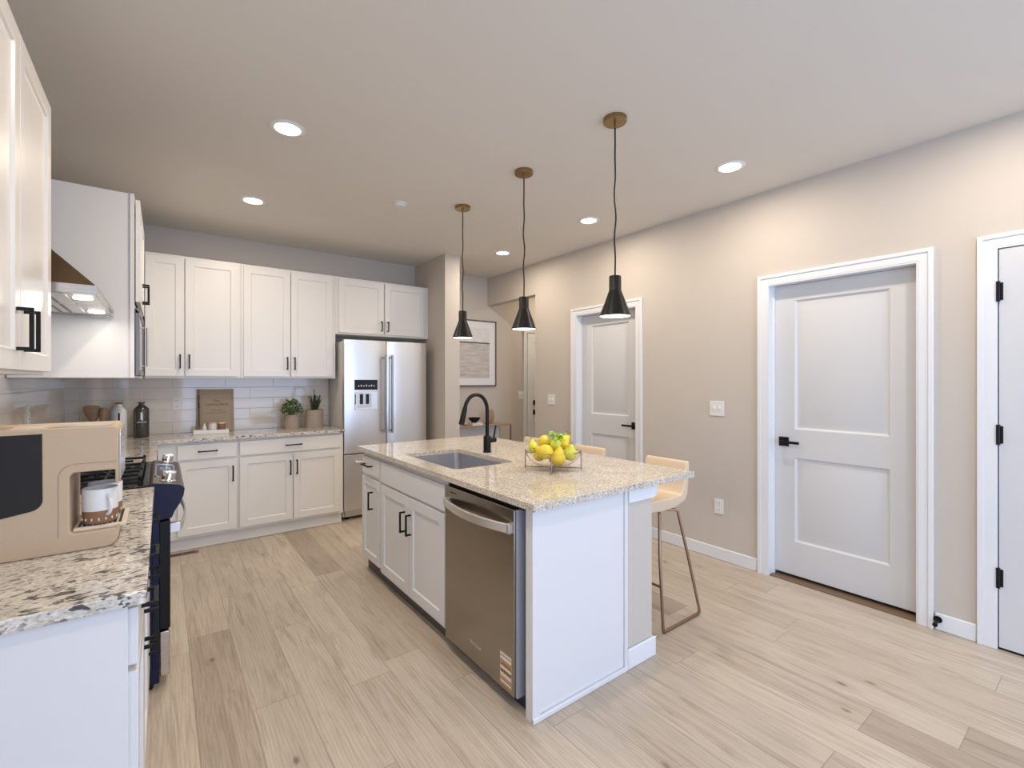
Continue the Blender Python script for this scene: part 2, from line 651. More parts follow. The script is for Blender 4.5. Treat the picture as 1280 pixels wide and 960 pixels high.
def flatfront(parent, f, u0, u1, v0, v1, mat, w0=0.0, name='drawer'):
    mb = MB()
    fbox(mb, f, u0, u1, v0, v1, w0, w0 + 0.02)
    return obj(name, mb, mat, parent, 0.002)


def pull(parent, f, u, v, vertical=True, L=0.118, w=0.02, name='handle'):
    mb = MB()
    h = L / 2
    t = 0.005
    if vertical:
        fbox(mb, f, u - t, u + t, v - h, v + h, w + 0.026, w + 0.036)
        for s in (-1, 1):
            fbox(mb, f, u - t, u + t, v + s * (h - t) - t, v + s * (h - t) + t, w, w + 0.027)
    else:
        fbox(mb, f, u - h, u + h, v - t, v + t, w + 0.026, w + 0.036)
        for s in (-1, 1):
            fbox(mb, f, u + s * (h - t) - t, u + s * (h - t) + t, v - t, v + t, w, w + 0.027)
    return obj(name, mb, BLACK, parent, 0.001)


# ------------------------------------------------------------------ room shell
H = 2.74
XL, XR, YB, YF = -0.634, 3.45, 5.13, -3.2
T = 0.115
XH = 5.4     # far side of the entry hall

structure('floor', MB().box(XL - 0.2, XH + 0.2, YF - 0.2, YB + 0.2, -0.1, 0.0), FLOOR, 'pale oak plank floor running through the kitchen', 'floor')
structure('ceiling', MB().box(XL - 0.2, XH + 0.2, YF - 0.2, YB + 0.2, H, H + 0.1), CEIL, 'flat greige ceiling with recessed lights', 'ceiling')
structure('wall_left', MB().box(XL - T, XL, -0.65, YB + T, 0, H).box(XL - T, XL, YF, -2.55, 0, H).box(XL - T, XL, -2.55, -0.65, 0, 0.4).box(XL - T, XL, -2.55, -0.65, 2.3, H),
          WALL, 'greige wall behind the range', 'wall')
structure('wall_back', MB().box(XL - T, XH + T, YB, YB + T, 0, H), WALL, 'greige rear wall behind cabinets, fridge and entry', 'wall')
structure('wall_front', MB().box(XL - T, 0.3, YF - T, YF, 0, H).box(3.2, XR + T, YF - T, YF, 0, H).box(0.3, 3.2, YF - T, YF, 2.32, H).box(0.3, 3.2, YF - T, YF, 0, 0.1),
          WALL, 'wall with the glazed garden opening', 'wall')
# right wall with two recessed doors, one flush door and the opening to the hall
D2 = (0.728, 1.548, 2.062)   # y0, y1, top
D1 = (2.700, 3.468, 2.062)
D3 = (-0.395, 0.412, 2.068)
HD = 2.382
mb = MB()
ys = [YF]
for a, b, t in (D3, D2, D1):
    mb.box(XR, XR + T, ys[-1], a, 0, H)
    mb.box(XR, XR + T, a, b, t, H)
    ys.append(b)
mb.box(XR, XR + T, ys[-1], 4.14, 0, H)
mb.box(XR, XR + T, 4.14, YB, HD, H)
structure('wall_right', mb, WALL, 'long greige wall with white panelled doors', 'wall')
structure('wall_hall', MB().box(XR + T, XH, 4.14 - T, 4.14, 0, H), WALL, 'entry hall wall beyond the opening', 'wall')
structure('wall_entry', MB().box(XH, XH + T, 4.14 - T, YB, 0, H), WALL, 'end wall of the entry hall', 'wall')
structure('wall_stub', MB().box(2.405, 2.585, 4.385, YB, 0, H), WALL, 'greige stub wall beside the fridge', 'wall')
# added unseen wall behind the doors so that no daylight leaks in
structure('wall_light_block', MB().box(XR + T + 0.45, XR + T + 0.5, YF, 4.02, 0, H), WALL, 'added unseen wall keeping daylight out behind the doors', 'wall')

# baseboards
def baseboard(name, boxes, label):
    mb = MB()
    for (x0, x1, y0, y1) in boxes:
        mb.box(x0, x1, y0, y1, 0.0, 0.095)
    return structure(name, mb, TRIM, label, 'baseboard', bevel=0.006)


baseboard('baseboard_right', [(XR - 0.013, XR, D2[1] + 0.075, D1[0] - 0.075)], 'white baseboard between the two recessed doors')
baseboard('baseboard_far', [(XR - 0.013, XR, D1[1] + 0.075, 4.14)], 'white baseboard beside the hall opening')
baseboard('baseboard_near', [(XR - 0.013, XR, D3[1] + 0.075, D2[0] - 0.075)], 'short white baseboard between the two nearest doors')
baseboard('baseboard_back', [(2.60, 4.05, YB - 0.013, YB)], 'white baseboard along the entry wall')
baseboard('baseboard_stub', [(2.585, 2.598, 4.385, YB - 0.02), (2.405, 2.598, 4.372, 4.385)], 'white baseboard wrapping the stub wall')


def casing(name, f, a, b, top, label, cw=0.072):
    mb = MB()

    def U(i0, i1, w0, w1):
        # U-shaped band from i0 to i1 outside the opening
        poly = [(a - i0, 0), (a - i0, top + i0), (b + i0, top + i0), (b + i0, 0), (b + i1, 0), (b + i1, top + i1), (a - i1, top + i1), (a - i1, 0)]
        mb.loft([[f(u, v, w0) for u, v in poly], [f(u, v, w1) for u, v in poly]])
    U(0.0, cw - 0.001, 0.0, 0.012)
    U(0.010, cw - 0.0215, 0.0115, 0.0145)
    U(cw - 0.022, cw, 0.0002, 0.021)
    return structure(name, mb, TRIM, label, 'door trim', bevel=0.0015)


fR = FXN(XR)
casing('trim_1', fR, D1[0] + 0.006, D1[1] - 0.006, D1[2] - 0.006, 'white moulded casing of the far right wall door', 0.075)
casing('trim_2', fR, D2[0] + 0.006, D2[1] - 0.006, D2[2] - 0.006, 'white moulded casing of the middle right wall door', 0.075)
casing('trim_3', fR, D3[0] + 0.002, D3[1] - 0.002, D3[2] - 0.002, 'white moulded casing of the door at the picture edge', 0.075)


def jambs(name, d, label):
    mb = MB()
    x0, x1 = XR, XR + T
    mb.box(x0, x1, d[0], d[0] + 0.006, 0, d[2]).box(x0, x1, d[1] - 0.006, d[1], 0, d[2]).box(x0, x1, d[0], d[1], d[2] - 0.006, d[2])
    # stop strip in front of the slab
    mb.box(XR + 0.055, XR + 0.068, d[0] + 0.006, d[0] + 0.016, 0, d[2]).box(XR + 0.055, XR + 0.068, d[1] - 0.016, d[1] - 0.006, 0, d[2])
    return structure(name, mb, TRIM, label, 'door jamb')


jambs('trim_4', D1, 'white jamb inside the far right wall door')
jambs('trim_5', D2, 'white jamb inside the middle right wall door')


def panel_door(name, d, xface, top, bot, label, lever=None, hinges=False, panels=None):
    """two-panel moulded interior door set in the right wall"""
    f = FXN(xface + 0.035)
    a, b = d[0] + 0.010, d[1] - 0.010
    mb = MB()
    rings = [(0.004, 0.030), (0.013, 0.0225), (0.022, 0.0225), (0.052, 0.0325)]
    pa, pb = a + 0.135, b - 0.135
    split = 0.95
    slab(mb, f, a, b, bot, top, 0.035, [(bot, split, (pa, pb, 0.262, 0.848), rings), (split, top, (pa, pb, 1.045, 1.945), rings)])
    o = structure(name, mb, DOOR, label, 'door', bevel=0.0015)
    if lever:
        y, z, dr = lever
        g = FXN(xface)
        hb = MB()
        fbox(hb, g, y - 0.032, y + 0.032, z - 0.032, z + 0.032, 0, 0.009)
        hb.cyl(g(y, z, 0.008), g(y, z, 0.045), 0.011)
        fbox(hb, g, min(y - dr * 0.012, y + dr * 0.115), max(y - dr * 0.012, y + dr * 0.115), z - 0.009, z + 0.009, 0.044, 0.055)
        obj('door_handle', hb, BLACK, o, 0.0015, label='square matte black lever handle')
    return o


d1 = panel_door('door_1', D1, XR + 0.07, 2.054, 0.028, 'white two panel door further along the right wall, half hidden by the bowl and lamp', (D1[0] + 0.075, 0.962, 1))
d2 = panel_door('door_2', D2, XR + 0.07, 2.054, 0.028, 'white two panel door with black lever in the middle of the right wall', (D2[1] - 0.075, 0.955, -1))
# flush near door with black hinges
f3 = FXN(XR + 0.030)
mb = MB()
fbox(mb, f3, D3[0] + 0.004, D3[1] - 0.006, 0.012, D3[2] - 0.006, 0, 0.035)
d3 = structure('door_3', mb, DOOR, 'plain white door with black hinges cut off by the right picture edge', 'door', bevel=0.0015)
for z in (0.369, 1.106, 1.844):
    hb = MB()
    hb.cyl((XR - 0.012, D3[1] - 0.004, z - 0.052), (XR - 0.012, D3[1] - 0.004, z + 0.052), 0.008)
    hb.box(XR - 0.008, XR - 0.004, D3[1] - 0.022, D3[1] - 0.004, z - 0.045, z + 0.045)
    obj('hinge', hb, BLACK, d3, 0.001, label='black butt hinge')
for n, d in (('trim_6', D1), ('trim_7', D2)):
    structure(n, MB().box(XR - 0.0, XR + T, d[0] + 0.006, d[1] - 0.006, 0.0005, 0.007), THRESH, 'dark wood threshold strip under the %s door' % ('far' if d is D1 else 'middle'), 'threshold')
structure('trim_8', MB().box(XR - 0.0, XR + T, D3[0], D3[1], 0.0005, 0.005), DARK, 'dark threshold under the door at the picture edge', 'threshold')

# entry door in the rear wall of the hall
fB = FY(YB)
casing('trim_9', fB, 4.115, 5.03, 2.06, 'white casing of the entry door at the hall end', 0.06)
mb = MB()
slab(mb, FY(YB - 0.0), 4.13, 5.02, 0.01, 2.05, 0.010, [(0.01, 1.0, (4.23, 4.92, 0.2, 0.86), [(0.006, 0.004), (0.03, 0.008)]), (1.0, 2.05, (4.23, 4.92, 1.05, 1.93), [(0.006, 0.004), (0.03, 0.008)])])
d4 = structure('door_4', mb, TRIM, 'pale entry door seen in a sliver past the wall opening', 'door')
hb = MB().box(4.225, 4.295, YB - 0.03, YB - 0.011, 1.04, 1.105)
obj('deadbolt', hb, BLACK, d4, 0.002, label='square black deadbolt')
hb = MB().box(4.225, 4.295, YB - 0.02, YB - 0.011, 0.90, 0.968)
hb.box(4.235, 4.36, YB - 0.06, YB - 0.048, 0.925, 0.943)
hb.cyl((4.255, YB - 0.05, 0.934), (4.255, YB - 0.018, 0.934), 0.01)
obj('door_handle', hb, BLACK, d4, 0.002, label='square black lever handle')

# tiled backsplashes (part of the walls)
structure('trim_10', MB().box(XL + 0.009, 1.405, YB - 0.009, YB, 0.914, 1.43), TILE_X, 'glossy pale subway tile behind the rear counter', 'backsplash')
structure('trim_11', MB().box(XL, XL + 0.009, 1.33, YB, 0.914, 1.55), TILE_Y, 'glossy pale subway tile along the left wall', 'backsplash')

# ------------------------------------------------------------------ windows behind the camera
mb = MB()
for (x0, x1, z0, z1) in ((0.3, 0.36, 0.1, 2.32), (3.14, 3.2, 0.1, 2.32), (0.3, 3.2, 0.1, 0.16), (0.3, 3.2, 2.26, 2.32), (1.71, 1.79, 0.1, 2.32)):
    mb.box(x0, x1, YF - 0.09, YF - 0.03, z0, z1)
structure('window_1', mb, TRIM, 'white framed sliding window behind the viewer', 'window')

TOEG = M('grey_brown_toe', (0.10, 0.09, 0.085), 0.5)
# ------------------------------------------------------------------ rear wall cabinets
UT, UB = 2.43, 1.405


def upper_cab(name, label, x0, x1, z0, z1, yf, doors, seams, filler=None, hz=1.53):
    t = thing(name, label, 'cabinet', ((x0 + x1) / 2, YB, z0))
    mb = MB().box(x0, x1, yf + 0.02, YB - 0.01, z0, z1)
    obj('body', mb, CAB, t, 0.0015)
    f = FY(yf + 0.0195)
    for i, (a, b, side) in enumerate(doors):
        d = shaker(t, f, a, b, z0 + 0.017, z1 - 0.022, CAB)
        hx = b - 0.028 if side > 0 else a + 0.028
        pull(d, f, hx, hz, True, 0.105 if z0 > 1.6 else 0.118)
    return t


upper_cab('wall_cabinet', 'tall two door white wall cabinet nearest the microwave, over the cookbook', -0.115, 0.560, UB, UT, 4.76,
          [(-0.112, 0.146, 1), (0.153, 0.539, -1)], None, hz=1.545)
upper_cab('wall_cabinet', 'tall two door white wall cabinet above the potted herbs', 0.561, 1.383, UB, UT, 4.76,
          [(0.581, 0.964, 1), (0.972, 1.352, -1)], None, hz=1.545)
upper_cab('wall_cabinet', 'short two door white cabinet above the steel fridge', 1.384, 2.404, 1.852, UT, 4.76,
          [(1.412, 1.878, 1), (1.892, 2.345, -1)], None, hz=1.955)

CT = 0.914     # perimeter counter top
CU = 0.884     # its underside
YC = 4.575     # rear base cabinet face


def base_box(t, x0, x1, y0, y1, top, face, toe=0.075, mat=CAB, hollow=False, toe_h=0.105):
    """carcass and toe kick. face: 'y' (faces -y), 'x+' or 'x-'"""
    mb = MB()
    if hollow:
        mb.box(x0, x0 + 0.018, y0, y1, toe_h, top) if face == 'y' else mb.box(x0, x1, y0, y0 + 0.018, toe_h, top)
        mb.box(x1 - 0.018, x1, y0, y1, toe_h, top) if face == 'y' else mb.box(x0, x1, y1 - 0.018, y1, toe_h, top)
        mb.box(x0, x1, y0, y1, toe_h, toe_h + 0.018)
        # back and face sheet
        mb.box(x0, x0 + 0.016, y0, y1, toe_h, top)
        mb.box(x1 - 0.012, x1, y0, y1, toe_h, top)
    else:
        mb.box(x0, x1, y0, y1, toe_h, top)
    obj('body', mb, mat, t, 0.0012)
    k = MB()
    if face == 'y':
        k.box(x0, x1, y0 + toe, y1, 0, toe_h + 0.001)
    elif face == 'x+':
        k.box(x0, x1 - toe, y0, y1, 0, toe_h + 0.001)
    else:
        k.box(x0 + toe, x1, y0, y1, 0, toe_h + 0.001)
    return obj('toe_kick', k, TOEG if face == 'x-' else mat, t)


def quarter(t, x0, x1, y, h=0.018):
    return obj('shoe_moulding', MB().box(x0, x1, y - 0.012, y, 0, h), CAB, t, 0.004)


fC = FY(YC + 0.02)
t = thing('base_cabinet', 'white base cabinet with one drawer and one door, under the cookbook', 'cabinet', (0.24, YC, 0))
base_box(t, -0.03, 0.518, YC + 0.0205, YB - 0.012, CU, 'y', 0.05)
quarter(t, -0.03, 0.518, YC + 0.07)
d = flatfront(t, fC, 0.095, 0.506, 0.742, 0.862, CAB)
pull(d, fC, 0.30, 0.805, False, 0.135)
d = shaker(t, fC, 0.095, 0.506, 0.128, 0.722, CAB)
pull(d, fC, 0.478, 0.60, True, 0.13)
t = thing('base_cabinet', 'wide white base cabinet with two doors and one drawer, beside the fridge', 'cabinet', (0.96, YC, 0))
base_box(t, 0.519, 1.402, YC + 0.0205, YB - 0.012, CU, 'y', 0.05)
quarter(t, 0.519, 1.402, YC + 0.07)
d = flatfront(t, fC, 0.530, 1.372, 0.742, 0.862, CAB)
pull(d, fC, 0.955, 0.805, False, 0.135)
d = shaker(t, fC, 0.530, 0.946, 0.128, 0.722, CAB)
pull(d, fC, 0.925, 0.60, True, 0.13)
d = shaker(t, fC, 0.956, 1.372, 0.128, 0.722, CAB)
pull(d, fC, 0.980, 0.60, True, 0.13)

# ------------------------------------------------------------------ left wall: base run
t = thing('base_cabinet', 'white corner base cabinet behind the far side of the range', 'cabinet', (-0.35, 3.98, 0))
base_box(t, XL + 0.01, -0.065, 3.385, YC + 0.012, CU, 'x+')
fL = FXP(-0.064)
d = flatfront(t, fL, 3.40, 3.96, 0.735, 0.865, CAB)
pull(d, fL, 3.68, 0.80, False)
d = shaker(t, fL, 3.40, 3.96, 0.12, 0.72, CAB)
pull(d, fL, 3.92, 0.62)
t = thing('base_cabinet', 'white base cabinet with a blank end panel under the coffee machine', 'cabinet', (-0.35, 1.8, 0))
base_box(t, XL + 0.01, -0.065, 1.365, 2.235, CU, 'x+', mat=CABW)
obj('end_panel', MB().box(XL + 0.01, -0.062, 1.352, 1.3648, 0.0, CU), CABW, t, 0.001)
d = flatfront(t, fL, 1.372, 1.80, 0.735, 0.865, CABW)
pull(d, fL, 1.60, 0.80, False)
d = flatfront(t, fL, 1.805, 2.23, 0.735, 0.865, CABW)
pull(d, fL, 2.02, 0.80, False)
d = shaker(t, fL, 1.372, 1.80, 0.12, 0.72, CABW)
pull(d, fL, 1.775, 0.64)
d = shaker(t, fL, 1.805, 2.23, 0.12, 0.72, CABW)
pull(d, fL, 1.83, 0.64)
t = thing('base_cabinet', 'narrow white drawer base cabinet on the near side of the range', 'cabinet', (-0.35, 2.42, 0))
base_box(t, XL + 0.01, -0.065, 2.237, 2.600, CU, 'x+', mat=CABW)
for (z0, z1) in ((0.735, 0.865), (0.43, 0.72), (0.12, 0.415)):
    d = flatfront(t, fL, 2.243, 2.595, z0, z1, CABW)
    pull(d, fL, 2.42, (z0 + z1) / 2 + 0.02, False)

# counters
mb = MB().box(XL + 0.0095, -0.028, 1.33, 2.606, CU, CT)
tag(obj('countertop', mb, GRAN_N, None, 0.003), 'speckled granite countertop in the foreground holding the coffee machine', 'countertop')
mb = MB().prism([(XL + 0.0095, 3.378), (-0.028, 3.378), (-0.028, 4.553), (1.405, 4.553), (1.405, YB - 0.0095), (XL + 0.0095, YB - 0.0095)], 'z', CU, CT)
tag(obj('countertop', mb, GRAN_N, None, 0.003), 'speckled granite corner countertop along the rear wall', 'countertop')

# ------------------------------------------------------------------ left wall: uppers
XU = -0.335
t = thing('wall_cabinet', 'tall two door white wall cabinet at the left picture edge', 'cabinet', (XL, 2.0, UB))
obj('body', MB().box(XL + 0.001, XU - 0.02, 1.50, 2.445, UB, UT), CAB, t, 0.0015)
fU = FXP(XU - 0.0195)
d = shaker(t, fU, 1.505, 1.962, UB + 0.012, UT - 0.02, CAB)
pull(d, fU, 1.92, 1.535, True, 0.125)
d = shaker(t, fU, 1.968, 2.44, UB + 0.012, UT - 0.02, CAB)
pull(d, fU, 2.01, 1.535, True, 0.125)

# microwave cabinet: deep white cabinet with a built-in microwave
XM = -0.125
t = thing('microwave_cabinet', 'deep white wall cabinet housing the microwave beyond the range hood', 'cabinet', (XL, 3.9, UB))
mb = MB()
mb.box(XL + 0.014, XM - 0.001, 3.360, 3.378, UB - 0.005, UT)
mb.box(XL + 0.014, XM - 0.001, 4.130, 4.745, UB - 0.005, UT)
mb.box(XL + 0.014, XM - 0.001, 3.378, 4.130, UT - 0.018, UT)
mb.box(XL + 0.014, XM - 0.001, 3.378, 4.130, 1.80, 1.82)
mb.box(XL + 0.014, XM - 0.001, 3.378, 4.130, UB - 0.005, UB + 0.01)
mb.box(XL + 0.014, XL + 0.02, 3.378, 4.130, UB, UT)
obj('body', mb, CAB, t, 0.001)
obj('side_trim', MB().box(XM - 0.02, XM, 3.350, 3.3595, UB - 0.005, UT), CAB, t, 0.001)
fM = FXP(XM + 0.004)
d = shaker(t, fM, 3.372, 3.750, 1.83, UT - 0.025, CAB)
pull(d, fM, 3.72, 1.93)
d = shaker(t, fM, 3.756, 4.125, 1.83, UT - 0.025, CAB)
pull(d, fM, 3.80, 1.93)
t = thing('microwave', 'dark framed built-in microwave set in the deep white cabinet', 'microwave', (XM, 3.75, 1.42))
obj('body', MB().box(XL + 0.05, XM + 0.003, 3.40, 4.11, 1.43, 1.78), BLACKG, t)
obj('trim_frame', MB().box(XM + 0.003, XM + 0.022, 3.368, 4.125, 1.415, 1.445).box(XM + 0.003, XM + 0.022, 3.368, 4.125, 1.765, 1.795)
    .box(XM + 0.003, XM + 0.022, 3.368, 3.40, 1.415, 1.795).box(XM + 0.003, XM + 0.022, 4.09, 4.125, 1.415, 1.795), GREYP, t, 0.002)
d = obj('door', MB().box(XM + 0.0035, XM + 0.018, 3.402, 3.93, 1.447, 1.763), BLACKG, t, 0.002)
obj('handle', MB().tube([(XM + 0.018, 3.90, 1.48), (XM + 0.045, 3.90, 1.48), (XM + 0.045, 3.90, 1.73), (XM + 0.018, 3.90, 1.73)], 0.006), STEEL, d)
obj('control_panel', MB().box(XM + 0.0035, XM + 0.017, 3.935, 4.088, 1.447, 1.763), BLACKG, t, 0.002)

# ------------------------------------------------------------------ range hood
t = thing('range_hood', 'stainless range hood with two glowing lamps beneath', 'range hood', (XL, 2.9, 1.73))
y0, y1 = 2.500, 3.349
xf_, hb_ = -0.213, 1.730
mb = MB()
zl = hb_ + 0.037
poly_lip = [(XL + 0.001, hb_ + 0.004), (xf_, hb_ + 0.004), (xf_, zl), (XL + 0.001, zl)]
# lip as a shell
mb.box(XL + 0.001, xf_, y0, y0 + 0.003, hb_, zl).box(XL + 0.001, xf_, y1 - 0.003, y1, hb_, zl).box(xf_ - 0.003, xf_, y0, y1, hb_, zl).box(XL + 0.001, xf_, y0, y1, zl - 0.003, zl)
obj('lip', mb, STEELH, t, 0.001)
mb = MB()
zt = 2.03
mb.loft([[(XL + 0.001, y0 + 0.001, zl), (xf_ - 0.001, y0 + 0.001, zl), (xf_ - 0.001, y1 - 0.001, zl), (XL + 0.001, y1 - 0.001, zl)],
         [(XL + 0.001, y0 + 0.12, zt), (XL + 0.16, y0 + 0.12, zt), (XL + 0.16, y1 - 0.12, zt), (XL + 0.001, y1 - 0.12, zt)]])
mb.box(XL + 0.001, XL + 0.16, y0 + 0.12, y1 - 0.12, zt, 2.43)
CANOPY = M('dark_bronze_steel', (0.17, 0.12, 0.075), 0.42, 1.0)
obj('canopy', mb, CANOPY, t, label='sloping dark steel canopy')
mb = MB().box(XL + 0.004, xf_ - 0.006, y0 + 0.006, y1 - 0.006, hb_ + 0.004, hb_ + 0.010)
u = obj('underside', mb, STEELH, t)
for (ya, yb) in ((2.52, 2.86), (2.875, 3.215)):
    fm = MB().box(XL + 0.02, xf_ - 0.10, ya, yb, hb_ - 0.001, hb_ + 0.004)
    fl = obj('filter', fm, STEEL, u, 0.001, label='dark mesh grease filter')
    fg = MB()
    for k in range(7):
        fg.box(XL + 0.04 + k * 0.037, XL + 0.052 + k * 0.037, ya + 0.02, yb - 0.02, hb_ - 0.003, hb_ - 0.0005)
    obj('filter_slats', fg, GREYP, t)
for y in (2.66, 3.16):
    lm = MB().lathe([(0.0, 0.0), (0.030, 0.0), (0.033, 0.004)], (xf_ - 0.055, y, hb_ - 0.001), 20)
    obj('lamp', lm, HOODL, t, label='small bright hood lamp')
for k in range(4):
    bm_ = MB().cyl((xf_ - 0.001, 3.08 + k * 0.05, hb_ + 0.018), (xf_ + 0.006, 3.08 + k * 0.05, hb_ + 0.018), 0.007)
    obj('button', bm_, CHROME, t)
area('hood_light', (xf_ - 0.055, 2.95, hb_ - 0.012), (0, 0, 0), 0.08, 0.6, 1.2, (1.0, 0.95, 0.88))

# ------------------------------------------------------------------ range
t = thing('gas_range', 'freestanding gas range with black cooktop and black side coloured with its blue reflection', 'range', (-0.3, 2.99, 0))
ry0, ry1 = 2.612, 3.372
rb = MB().box(XL + 0.012, -0.010, ry0, ry1, 0.03, 0.895)
obj('body', rb, REFL_NAVY, t, 0.003)
for k in range(4):
    obj('side_rib', MB().box(-0.022 - k * 0.034, -0.036 - k * 0.034, ry0 - 0.004, ry0 - 0.0002, 0.10, 0.74), REFL_NAVY, t, 0.0015)
for (x, y) in ((-0.05, ry0 + 0.04), (-0.05, ry1 - 0.04), (-0.55, ry0 + 0.04), (-0.55, ry1 - 0.04)):
    obj('foot', MB().cyl((x, y, 0), (x, y, 0.032), 0.018), BLACK, t)
ck = MB().box(XL + 0.012, -0.047, ry0 - 0.001, ry1 + 0.001, 0.896, 0.922)
obj('cooktop', ck, BLACKG, t, 0.004)
for (bx, by, br) in ((-0.20, 2.80, 0.045), (-0.20, 3.18, 0.04), (-0.46, 2.80, 0.04), (-0.46, 3.18, 0.04), (-0.33, 2.99, 0.05)):
    obj('burner', MB().lathe([(br, 0.0), (br, 0.012), (br * 0.72, 0.014), (br * 0.72, 0.022), (0.0, 0.024)], (bx, by, 0.922), 24), IRON, t)
for (ga, gb) in ((ry0 + 0.02, ry0 + 0.262), (ry0 + 0.268, ry1 - 0.268), (ry1 - 0.262, ry1 - 0.02)):
    gm = MB()
    gz0, gz1 = 0.945, 0.957
    xa, xb = XL + 0.06, -0.075
    for yy in (ga, gb - 0.012):
        gm.box(xa, xb, yy, yy + 0.012, gz0, gz1)
    for xx in (xa, (xa + xb) / 2 - 0.006, xb - 0.012):
        gm.box(xx, xx + 0.012, ga, gb, gz0, gz1)
    ym = (ga + gb) / 2
    for xc in (-0.20, -0.46):
        gm.box(xc - 0.075, xc + 0.075, ym - 0.005, ym + 0.005, gz0, gz1)
        gm.box(xc - 0.005, xc + 0.005, ga + 0.01, gb - 0.01, gz0, gz1)
    for xx in (xa, xb - 0.012):
        for yy in (ga, gb - 0.012):
            gm.box(xx, xx + 0.012, yy, yy + 0.012, 0.921, gz1 + 0.008)
    obj('grate', gm, IRON, t, 0.002, label='cast iron pan grate')
# control panel: sloped top, curved fascia
pf = [(-0.047, 0.850), (-0.047, 0.922), (-0.035, 0.928), (0.055, 0.912), (0.074, 0.903), (0.082, 0.890), (0.078, 0.860), (0.064, 0.825), (0.046, 0.795), (0.034, 0.765), (-0.009, 0.760)]
cp = obj('control_panel', MB().prism(pf, 'y', ry0, ry1), [PANELM], t, 0.002)
obj('side_cap', MB().prism(pf, 'y', ry0 - 0.002, ry0 - 0.0002), REFL_NAVY, cp, label='dark side cheek of the control panel')
bz = MB()
for (xa, xb, ya, yb) in ((-0.030, -0.024, 2.79, 3.20), (0.045, 0.051, 2.79, 3.20), (-0.030, 0.051, 2.79, 2.798), (-0.030, 0.051, 3.192, 3.20)):
    bz.box(xa, xb, ya, yb, 0.0, 0.003)
rot = Matrix.Translation((0, 0, 0.923)) @ Matrix.Rotation(R(10), 4, 'Y')
bz.xf(rot)
dsp = MB().box(-0.024, 0.045, 2.798, 3.192, 0.0, 0.0016).xf(rot)
dd = obj('display', dsp, BLACKG, cp, label='black touch display')
obj('bezel', bz, CHROME, cp, label='bright display bezel')
for y in (2.705, 3.325):
    kn = MB().lathe([(0.033, 0.0), (0.033, 0.006), (0.027, 0.008), (0.0255, 0.038), (0.021, 0.043), (0.0, 0.043)], (0, 0, 0), 24)
    kn.box(-0.0255, 0.0255, -0.007, 0.007, 0.034, 0.049)
    kn.xf(Matrix.Translation((0.020, y, 0.916)) @ Matrix.Rotation(R(10), 4, 'Y'))
    obj('knob', kn, CHROME, cp, 0.001, label='silver burner knob')
dr = obj('oven_door', MB().box(-0.009, 0.029, ry0 + 0.004, ry1 - 0.004, 0.265, 0.752), BLACKG, t, 0.004)
obj('door_edge', MB().box(-0.0085, 0.026, ry0 + 0.0005, ry0 + 0.0035, 0.27, 0.75), BLACK, dr)
hs = []
for k in range(17):
    a = k / 16
    yy = ry0 + 0.03 + a * (ry1 - ry0 - 0.06)
    hs.append((0.060 + 0.030 * math.sin(math.pi * a) ** 0.7, yy))
hm = MB()
hm.loft([[(x, y, 0.695), (x + 0.008, y, 0.695), (x + 0.008, y, 0.728), (x, y, 0.728)] for x, y in hs])
hm.box(0.027, 0.066, ry0 + 0.022, ry0 + 0.050, 0.690, 0.733).box(0.027, 0.066, ry1 - 0.050, ry1 - 0.022, 0.690, 0.733)
obj('handle', hm, STEEL, dr, 0.0015, label='bowed stainless oven handle')
obj('drawer', MB().box(-0.009, 0.027, ry0 + 0.004, ry1 - 0.004, 0.055, 0.255), STEELH, t, 0.004, label='stainless storage drawer')

# ------------------------------------------------------------------ refrigerator
fx0, fx1, fy = 1.418, 2.300, 4.600
t = thing('refrigerator', 'stainless french door refrigerator with water dispenser', 'refrigerator', ((fx0 + fx1) / 2, fy, 0))
obj('body', MB().box(fx0 + 0.004, fx1 - 0.004, fy + 0.075, YB - 0.02, 0.03, 1.775), M('grey_fridge_side', (0.76, 0.74, 0.70), 0.4), t, 0.004)
fm_ = (fx0 + fx1) / 2 - 0.01


def curved_door(x0, x1, z0, z1, bow=0.014):
    mb = MB()
    pts = []
    n = 10
    for k in range(n + 1):
        a = k / n
        x = x0 + (x1 - x0) * a
        y = fy + bow * (2 * a - 1) ** 4 * 1.0
        pts.append((x, y))
    poly = pts + [(x1, fy + 0.07), (x0, fy + 0.07)]
    return mb.prism(poly, 'z', z0, z1)


dl = obj('door', curved_door(fx0, fm_ - 0.003, 0.665, 1.79), STEEL, t, 0.003)
drr = obj('door', curved_door(fm_ + 0.003, fx1, 0.665, 1.79), STEEL, t, 0.003)
dz = obj('freezer_drawer', curved_door(fx0, fx1, 0.105, 0.652), STEEL, t, 0.003)
obj('base_grille', MB().box(fx0 + 0.02, fx1 - 0.02, fy + 0.05, fy + 0.074, 0.035, 0.098).box(fx0 + 0.1, fx1 - 0.1, fy + 0.045, fy + 0.052, 0.05, 0.062), STEELH, t, 0.002)
for x in (fx0 + 0.06, fx1 - 0.06):
    obj('foot', MB().cyl((x, fy + 0.11, 0), (x, fy + 0.11, 0.032), 0.02), BLACK, t)
for (x, dd_) in ((fm_ - 0.034, dl), (fm_ + 0.034, drr)):
    hm = MB().tube([(x, fy - 0.055, 0.85), (x, fy - 0.055, 1.645)], 0.0115, 14)
    for z in (0.875, 1.62):
        hm.cyl((x, fy - 0.055, z), (x, fy + 0.006, z), 0.009)
    obj('handle', hm, HANDLE, dd_, smooth=True)
hm = MB().tube([(fx0 + 0.09, fy - 0.052, 0.585), (fx1 - 0.09, fy - 0.052, 0.585)], 0.0115, 14)
for x in (fx0 + 0.12, fx1 - 0.12):
    hm.cyl((x, fy - 0.052, 0.585), (x, fy + 0.006, 0.585), 0.009)
obj('handle', hm, STEEL, dz, smooth=True)
